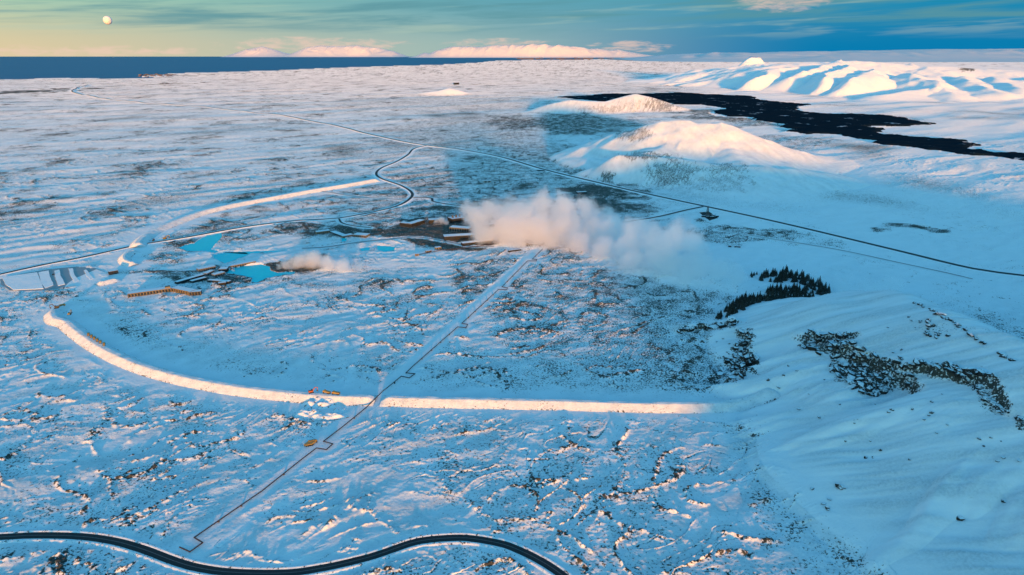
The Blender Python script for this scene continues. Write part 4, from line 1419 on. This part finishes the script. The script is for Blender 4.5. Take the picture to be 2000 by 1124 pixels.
def on(px, py, z=8.0, dz=0.0):
    p = g(px, py, z)
    return (float(p[0]), float(p[1]), z + dz)


BZ = 8 + 9.0
row = [(171.0, 652.5), (176.8, 656.2), (182.6, 659.8), (188.4, 663.6), (194.4, 667.2), (201.5, 671.8)]
names6 = ['first, uppermost truck', 'second truck from the top', 'third truck from the top', 'fourth truck from the top', 'fifth truck from the top', 'last, lowest truck']
crest_z = float(ground_z(*g(187, 666, 17))[0]) + 6.6
for (x, y), w in zip(row, names6):
    haul_truck(on(x + 2.0, y + 2.4, crest_z, -0.1), R(-62), f'{w} in the row parked on the curved berm', 'haul trucks parked on the berm', s=0.92)
zb = float(ground_z(*g(620, 772, 14.6))[0]) + 6.6
excavator(on(608, 767, zb, -0.1), R(30), 'orange excavator on the berm crest above the dug pit', 'orange', 1.25)
haul_truck(on(638, 768.5, zb, -0.1), R(160), 'yellow truck on the berm crest right of the orange excavator')
haul_truck(on(656, 770.5, zb, -0.1), R(170), 'yellow truck farther right on the berm crest, nearest the pipeline')
for i, (dx, dy, w) in enumerate(((-4.6, 0.8, 'leftmost'), (-1.2, 0.2, 'second from left'), (2.4, -0.6, 'third from left'), (5.8, -1.0, 'rightmost'))):
    p = g(607 + dx, 869 + dy)
    haul_truck((float(p[0]), float(p[1]), float(ground_z(p[0], p[1])[0]) + 0.1), R(62), f'{w} of four yellow trucks parked by the pipeline loop', 'trucks parked by the pipeline', s=0.95)
def ground_at(px, py, dz=0.15):
    p = g(px, py)
    return (float(p[0]), float(p[1]), float(ground_z(p[0], p[1])[0]) + dz)


zt = float(ground_z(*g(112, 612, 14.6))[0]) + 6.6
excavator(on(111, 602, zt, -0.1), R(200), 'dark excavator at the upper tip of the curved berm', 'steel', 1.5)
haul_truck(on(122, 598, zt - 3, 0), R(20), 'truck standing at the tip of the curved berm beside an excavator', s=0.9)
excavator(on(136, 615, zt - 0.5, 0), R(100), 'yellow excavator on the wide platform of the curved berm', 'yellow', 1.25)
pickup(ground_at(150, 580.5), R(40), 'dark pickup on the snow between car park and berm', 'wall_dark')
excavator(ground_at(322, 467), R(30), 'yellow excavator beside the upper berm and access road', 'yellow', 1.6)
haul_truck(ground_at(300, 470.5), R(100), 'dark truck between the upper berm and the yellow excavator', paint='steel')
pickup(ground_at(104.5, 537.5, 0.75), R(80), 'dark vehicle parked alone in the middle of the car park', 'wall_dark')
pickup(ground_at(649, 375, 0.6), R(10), 'tiny dark vehicle on the thin track beyond the upper berm', 'wall_dark')
pickup(ground_at(701.5, 789, 0.4), R(70), 'small dark pickup beside the pipeline just below the berm', 'wall_dark')


# ------------------------------------------------------------------ rock outcrops and boulders on the mountain
def rock_mesh(seed):
    bm = bmesh.new()
    bmesh.ops.create_icosphere(bm, subdivisions=1, radius=1.0)
    for v in bm.verts:
        n = mnoise.noise(v.co * 1.3 + Vector((seed * 7.1, 0, 0))) * 0.55 + mnoise.noise(v.co * 2.9 + Vector((0, seed * 3.3, 0))) * 0.3
        v.co *= 1.0 + n
        v.co.z = max(v.co.z, -0.55) * 0.8
    me = bpy.data.meshes.new('rock')
    bm.to_mesh(me); bm.free()
    me.materials.append(MAT['rockcap'])
    return me


ROCKS = [rock_mesh(i + 1) for i in range(7)]
rnd = random.Random(5)


def in_poly(poly, n):
    P = np.array(poly, float)
    lo, hi = P.min(0), P.max(0)
    out = []
    while len(out) < n:
        q = np.array([[rnd.uniform(lo[0], hi[0]), rnd.uniform(lo[1], hi[1])] for _ in range(60)])
        m_ = inside(q[:, 0], q[:, 1], P)
        out += [tuple(v) for v in q[m_]]
    return out[:n]


def along(line, n, spread):
    L = np.array(line, float)
    d = np.concatenate([[0], np.cumsum(np.linalg.norm(np.diff(L, axis=0), axis=1))])
    t = np.sort([rnd.uniform(0, d[-1]) for _ in range(n)])
    return [(float(np.interp(q, d, L[:, 0]) + rnd.gauss(0, spread)), float(np.interp(q, d, L[:, 1]) + rnd.gauss(0, spread * 0.7))) for q in t]


OUTCROPS = [
    ('low dark cliff band at the upper left foot of the mountain, below the conifers', along([(1328, 648), (1352, 641), (1390, 638), (1438, 634)], 34, 2.0), (1.6, 3.6)),
    ('broken dark crag on the lower left shoulder of the mountain', in_poly([(1438, 640), (1472, 648), (1476, 672), (1452, 690), (1480, 700), (1478, 722), (1440, 740), (1402, 738), (1412, 705), (1432, 690), (1440, 668)], 62), (1.3, 3.4)),
    ('ragged dark crag high on the middle of the mountain slope', in_poly([(1560, 660), (1585, 650), (1622, 658), (1662, 656), (1666, 676), (1640, 690), (1610, 688), (1600, 694), (1566, 678)], 46), (1.2, 3.0)),
    ('largest dark cliff face slanting down the mountain slope', in_poly([(1640, 680), (1665, 684), (1700, 702), (1752, 722), (1782, 740), (1768, 760), (1740, 752), (1722, 768), (1690, 772), (1672, 764), (1652, 756), (1632, 735), (1618, 712), (1624, 694)], 120), (1.1, 2.9)),
    ('thin dark cliff ledge running right across the mountain slope', along([(1776, 722), (1800, 716), (1830, 718), (1848, 724), (1876, 742), (1900, 734), (1922, 740), (1938, 752)], 60, 2.6), (1.2, 2.6)),
    ('scattered dark crag stepping down the right of the mountain slope', along([(1908, 758), (1922, 772), (1930, 786), (1950, 800), (1962, 806)], 30, 4.0), (0.9, 2.0)),
    ('dark rocks at the right edge of the view halfway up the slope', along([(1990, 815), (1998, 826), (2004, 836)], 10, 2.5), (1.0, 2.0)),
    ('line of small dark rocks along the skyline ridge of the mountain', along([(1772, 588), (1800, 596), (1850, 622), (1900, 656), (1950, 690), (1990, 710)], 40, 1.6), (0.8, 2.0)),
    ('small group of snowy rocks on the upper mountain slope', along([(1774, 618), (1782, 624), (1830, 636), (1800, 652), (1850, 655)], 22, 4.0), (0.9, 2.2)),
]
BOULDER_PX = [(1690, 894), (1705, 894), (1776, 898), (1641, 952), (1650, 954), (1587, 955), (1608, 985), (1616, 992), (1620, 976), (1617, 996), (1922, 742 + 130), (1875, 1014), (1770, 978), (1652, 863), (1700, 862), (1668, 830), (1675, 820),
              (1735, 806), (1742, 801), (1815, 812), (1820, 806), (1804, 820), (1782, 800), (1710, 790), (1955, 862), (1935, 856), (1948, 902), (1960, 895), (1912, 858), (1540, 715), (1556, 728), (1500, 745), (1520, 760), (1505, 775), (1530, 735),
              (1425, 672), (1400, 668), (1412, 662), (1610, 742), (1580, 770), (1640, 790), (1745, 692), (1760, 690), (1735, 640), (1788, 640), (1830, 846), (1850, 830), (1720, 880), (1990, 900), (1960, 980), (1480, 940), (1560, 800), (1600, 815), (1840, 770), (1820, 785)]
allpx = [p for _, pts, _ in OUTCROPS for p in pts] + BOULDER_PX
HP = hit([p[0] for p in allpx], [p[1] for p in allpx])
k = 0
for label, pts, (s0, s1) in OUTCROPS:
    w = HP[k:k + len(pts)]; k += len(pts)
    base = w.mean(0)
    root = empty('rock_outcrop', (float(base[0]), float(base[1]), float(base[2])))
    for q in w:
        s_ = (s0 + (s1 - s0) * rnd.random() ** 1.8) * 1.75
        o = link('rock', ROCKS[rnd.randrange(7)], None, root, (float(q[0] - base[0]), float(q[1] - base[1]), float(q[2] - base[2]) + 0.15 * s_))
        o.scale = (s_ * rnd.uniform(0.7, 1.2), s_ * rnd.uniform(0.9, 2.3), s_ * rnd.uniform(0.6, 1.35))
        o.rotation_euler = (rnd.uniform(-0.3, 0.3), rnd.uniform(-0.3, 0.3), rnd.gauss(-0.3, 0.5))
    tag(root, label, 'rock outcrop')
for q, (bx_, by_) in zip(HP[k:], BOULDER_PX):
    s_ = rnd.uniform(0.9, 2.2) * (1.6 if (bx_, by_) in ((1690, 894), (1875, 1014), (1641, 952), (1776, 978)) else 1.0)
    o = link('boulder', ROCKS[rnd.randrange(7)], None, None, (float(q[0]), float(q[1]), float(q[2]) + 0.2 * s_))
    o.scale = (s_ * rnd.uniform(0.9, 1.6), s_, s_ * rnd.uniform(0.6, 1.0))
    o.rotation_euler = (0, 0, rnd.uniform(0, 6.28))
    special = {(1690, 894): 'large lone boulder on the lower mountain slope, left of its smaller twin', (1875, 1014): 'large flat boulder low on the slope near the bottom right corner',
               (1641, 952): 'boulder with a snow tail at the foot of the mountain slope', (1776, 898): 'boulder trailing a long snow drift on the bare lower slope'}
    if (bx_, by_) in special:
        zone = special[(bx_, by_)]
    elif by_ > 930:
        zone = 'small dark boulder lying on the bare snow at the bottom of the mountain slope'
    elif bx_ < 1570:
        zone = 'small dark boulder in the snow near the lower left crag'
    elif by_ < 700:
        zone = 'small dark boulder on the snow above the largest cliff face'
    elif bx_ < 1800:
        zone = 'small dark boulder on the slope below the largest cliff face'
    else:
        zone = 'small dark boulder on the slope below the thin cliff ledge'
    tag(o, zone, 'boulder', None if (bx_, by_) in special else zone.replace('small dark boulder', 'boulders'))


# ------------------------------------------------------------------ conifer grove
def conifer_mesh(seed):
    r_ = random.Random(seed)
    m = MB()
    m.cyl((0, 0, -0.5), (0, 0, 7.6), 0.22, 0.04, 6)
    trunk = m.mesh('trunk')
    bm = bmesh.new()
    tiers = 9
    for t in range(tiers):
        z = 0.7 + 7.3 * t / tiers
        rad = 2.15 * (1 - t / tiers) ** 0.85 + 0.15
        n = 9
        a0 = r_.uniform(0, 6.28)
        for i in range(n):
            a = a0 + 2 * math.pi * i / n + r_.uniform(-0.2, 0.2)
            L = rad * r_.uniform(0.65, 1.2)
            wd = rad * 0.34
            d = Vector((math.cos(a), math.sin(a), 0)); s_ = Vector((-d.y, d.x, 0))
            drop = -0.35 * L
            p0 = Vector((0, 0, z + 0.5)); p1 = d * L * 0.6 + s_ * wd + Vector((0, 0, z + drop * 0.5)); p2 = d * L + Vector((0, 0, z + drop)); p3 = d * L * 0.6 - s_ * wd + Vector((0, 0, z + drop * 0.5))
            vs_ = [bm.verts.new(p) for p in (p0, p3, p2, p1)]
            bm.faces.new(vs_)
    tip = [bm.verts.new(p) for p in ((0, 0, 8.9), (0.3, 0, 7.6), (-0.15, 0.26, 7.6), (-0.15, -0.26, 7.6))]
    for i in range(3):
        bm.faces.new((tip[0], tip[1 + i], tip[1 + (i + 1) % 3]))
    crown = bpy.data.meshes.new('crown')
    bm.to_mesh(crown); bm.free()
    trunk.materials.append(MAT['bark']); crown.materials.append(MAT['needles'])
    return trunk, crown


TREES = [conifer_mesh(i) for i in range(5)]
GROVES = [
    ('dark conifer in the upper curved row of the grove', 'conifers of the upper row', [(1480, 545), (1500, 534), (1530, 530), (1558, 536), (1590, 548), (1612, 562), (1622, 574), (1606, 582), (1580, 566), (1556, 552), (1520, 552), (1482, 550)], 100),
    ('dark conifer in the short middle row of the grove', 'conifers of the middle row', [(1490, 572), (1510, 566), (1545, 565), (1580, 568), (1588, 574), (1560, 577), (1500, 577)], 48),
    ('dark conifer in the large lower clump of the grove at the mountain foot', 'conifers of the lower clump', [(1398, 624), (1412, 612), (1432, 600), (1436, 588), (1456, 580), (1474, 592), (1520, 588), (1560, 584), (1588, 582), (1590, 590), (1560, 596), (1520, 602), (1480, 612), (1440, 628), (1400, 629)], 140),
    ('lone bushy conifer left of the upper tree row', 'outlying conifers', [(1464, 541), (1478, 532), (1480, 536), (1468, 544)], 5),
]
tp = [(p, gi) for gi, (_, _, poly, n) in enumerate(GROVES) for p in in_poly(poly, n)]
tw = g(np.array([p[0] for p, _ in tp]), np.array([p[1] for p, _ in tp]), 8.0)
tz = ground_z(tw[:, 0], tw[:, 1])
for (p, gi), w, z in zip(tp, tw, tz):
    label, grp = GROVES[gi][:2]
    ti = rnd.randrange(5)
    root = empty('conifer_tree', (float(w[0]), float(w[1]), float(z)), rnd.uniform(0, 6.28))
    s_ = rnd.uniform(1.0, 1.95) * (0.6 if gi == 3 else 1.0)
    root.scale = (s_ * 1.35, s_ * 1.35, s_)
    link('trunk', TREES[ti][0], None, root)
    link('crown', TREES[ti][1], None, root)
    tag(root, label, 'tree', grp)

# ------------------------------------------------------------------ moon
mx, my, mz = at(210, 40, 165000)
bm = bmesh.new(); bmesh.ops.create_uvsphere(bm, u_segments=32, v_segments=20, radius=930)
me = bpy.data.meshes.new('moon'); bm.to_mesh(me); bm.free()
me.polygons.foreach_set('use_smooth', [True] * len(me.polygons))
MAT['moon'] = plain_mat('moon_rock', (0.80, 0.86, 0.90), (0.66, 0.72, 0.78), 1.0, 0.0012)
mo = link('moon', me, MAT['moon'], None, (mx, my, mz))
tag(mo, 'nearly full pale moon low in the yellow sky', kind='structure')


# ------------------------------------------------------------------ steam
def steam(name, blobs, dens, label, seed, lump=1.0, aniso=0.56):
    """blobs: (pixel x, pixel y, ground distance, radius in metres)"""
    B = [(Vector(at(px, py, Y)), r_) for px, py, Y, r_ in blobs]
    bm = bmesh.new()
    for c, r_ in B:
        ret = bmesh.ops.create_icosphere(bm, subdivisions=2, radius=r_ * 1.5, matrix=Matrix.Translation(c))
    me = bpy.data.meshes.new(name); bm.to_mesh(me); bm.free()
    o = link(name, me)
    md = o.modifiers.new('join', 'REMESH'); md.mode = 'VOXEL'; md.voxel_size = max(3.0, min(r_ for _, r_ in B) * 0.22)
    dg = bpy.context.evaluated_depsgraph_get()
    me2 = bpy.data.meshes.new_from_object(o.evaluated_get(dg))
    o.modifiers.clear(); o.data = me2; bpy.data.meshes.remove(me)
    m = bpy.data.materials.new(name + '_vapour'); m.use_nodes = True
    T = NT(m.node_tree); T.n.clear()
    out = T.n.new('ShaderNodeOutputMaterial')
    vol = T.n.new('ShaderNodeVolumePrincipled')
    p = T.pos()
    rm = sum(r_ for _, r_ in B) / len(B)
    w1 = T.vmath('SUBTRACT', T.noise(p, 1.0 / (rm * 1.3), 4.0, 0.62, col=True), (0.5, 0.5, 0.5))
    q = T.vmath('ADD', p, T.scale(w1, rm * 1.9 * lump))
    tot = None
    for c, r_ in B:
        dd = T.vmath('DISTANCE', q, tuple(c))
        f = T.math('MULTIPLY_ADD', dd, -1.0 / r_, 1.0)
        if tot is None:
            tot = f
        else:
            n = T.n.new('ShaderNodeMath'); n.operation = 'SMOOTH_MAX'
            T.put(n.inputs[0], tot); T.put(n.inputs[1], f); n.inputs[2].default_value = 0.25
            tot = n.outputs[0]
    fine = T.noise(q, 1.0 / (rm * 0.42), 5.0, 0.62)
    v = T.math('ADD', tot, T.math('MULTIPLY', T.math('SUBTRACT', fine, 0.5), 1.15))
    e = T.rng(v, 0.02, 0.62)
    d = T.math('MULTIPLY', T.math('POWER', e, 1.4), dens)
    T.put(vol.inputs['Density'], d)
    vol.inputs['Color'].default_value = (0.999, 0.999, 0.999, 1)
    vol.inputs['Anisotropy'].default_value = aniso
    T.l.new(vol.outputs[0], out.inputs['Volume'])
    o.data.materials.clear(); o.data.materials.append(m)
    return tag(o, label, 'steam cloud')


steam('steam_cloud', [(930, 424, 1500, 44), (962, 408, 1520, 38), (1003, 416, 1530, 52), (1050, 402, 1545, 46), (1098, 412, 1545, 44), (1145, 410, 1545, 40), (1178, 420, 1540, 32),
                      (945, 455, 1475, 38), (990, 446, 1485, 58), (1045, 446, 1485, 62), (1105, 450, 1485, 56), (1160, 452, 1480, 48), (1205, 462, 1470, 40),
                      (1015, 474, 1450, 30), (1065, 476, 1450, 40), (1125, 482, 1420, 42), (1180, 488, 1370, 42), (1230, 490, 1330, 44),
                      (1278, 478, 1290, 48), (1318, 466, 1275, 44), (1352, 476, 1255, 36), (1290, 506, 1240, 40), (1240, 512, 1270, 32), (1200, 444, 1450, 40), (1245, 458, 1360, 40)], 0.085,
      'huge pinkish steam cloud billowing right from the power plant', 1)
steam('steam_wisp', [(1330, 518, 1215, 30), (1368, 518, 1200, 34), (1404, 530, 1180, 30), (1340, 540, 1190, 24), (1436, 540, 1160, 26)], 0.06, 'thin steam wisp drifting right of the huge cloud', 2)
steam('steam_wisp', [(1600, 545, 1200, 24), (1640, 560, 1150, 34), (1690, 580, 1100, 40), (1700, 620, 1040, 32), (1650, 590, 1100, 24), (1740, 560, 1150, 30)], 0.016, 'faint veil of steam over the mountain shoulder beside the conifers', 3)
steam('steam_cloud', [(562, 520, 1290, 16), (585, 512, 1295, 22), (612, 510, 1295, 26), (640, 516, 1280, 22), (670, 520, 1270, 18), (700, 522, 1265, 14), (545, 524, 1285, 9)], 0.17, 'small steam cloud rising from the bathing lagoon', 4)
steam('steam_puff', [(852, 434, 1650, 9), (862, 431, 1655, 13), (872, 435, 1650, 10)], 0.16, 'tiny steam puff above the dark plant halls', 5)


# ------------------------------------------------------------------ distant settlements: too small and many to tell apart
def town(name, boxes, label):
    m = MB()
    for x, y, w, d_, h_ in boxes:
        m.box(x - w / 2, x + w / 2, y - d_ / 2, y + d_ / 2, 0, h_)
    return tag(m.obj(name, MAT['town']), label, kind='stuff')


MAT['town'] = plain_mat('far_town_walls', (0.20, 0.16, 0.16), (0.06, 0.06, 0.08), 0.8, 0.002)
bx1 = []
for i in range(170):
    px = rnd.uniform(1000, 1420); py = rnd.gauss(115.3, 0.8)
    p = g(px, max(113.2, py), 8.0)
    bx1.append((float(p[0]), float(p[1]), rnd.uniform(120, 420), rnd.uniform(100, 300), rnd.uniform(30, 75)))
town('far_town', bx1, 'far town strung along the coast under the flat topped mountain')
bx2 = []
for i in range(70):
    px = rnd.uniform(272, 345); py = rnd.gauss(147.2, 1.4)
    p = g(px, py, 8.0)
    bx2.append((float(p[0]), float(p[1]), rnd.uniform(20, 60), rnd.uniform(20, 50), rnd.uniform(9, 18)))
for i in range(24):
    px = rnd.uniform(309, 342); p = g(px, 165.5 - (px - 309) * 0.07, 8.0)
    bx2.append((float(p[0]), float(p[1]), rnd.uniform(25, 50), rnd.uniform(20, 40), rnd.uniform(8, 15)))
town('far_village', bx2, 'tiny far village on the snowy cape by the sea')
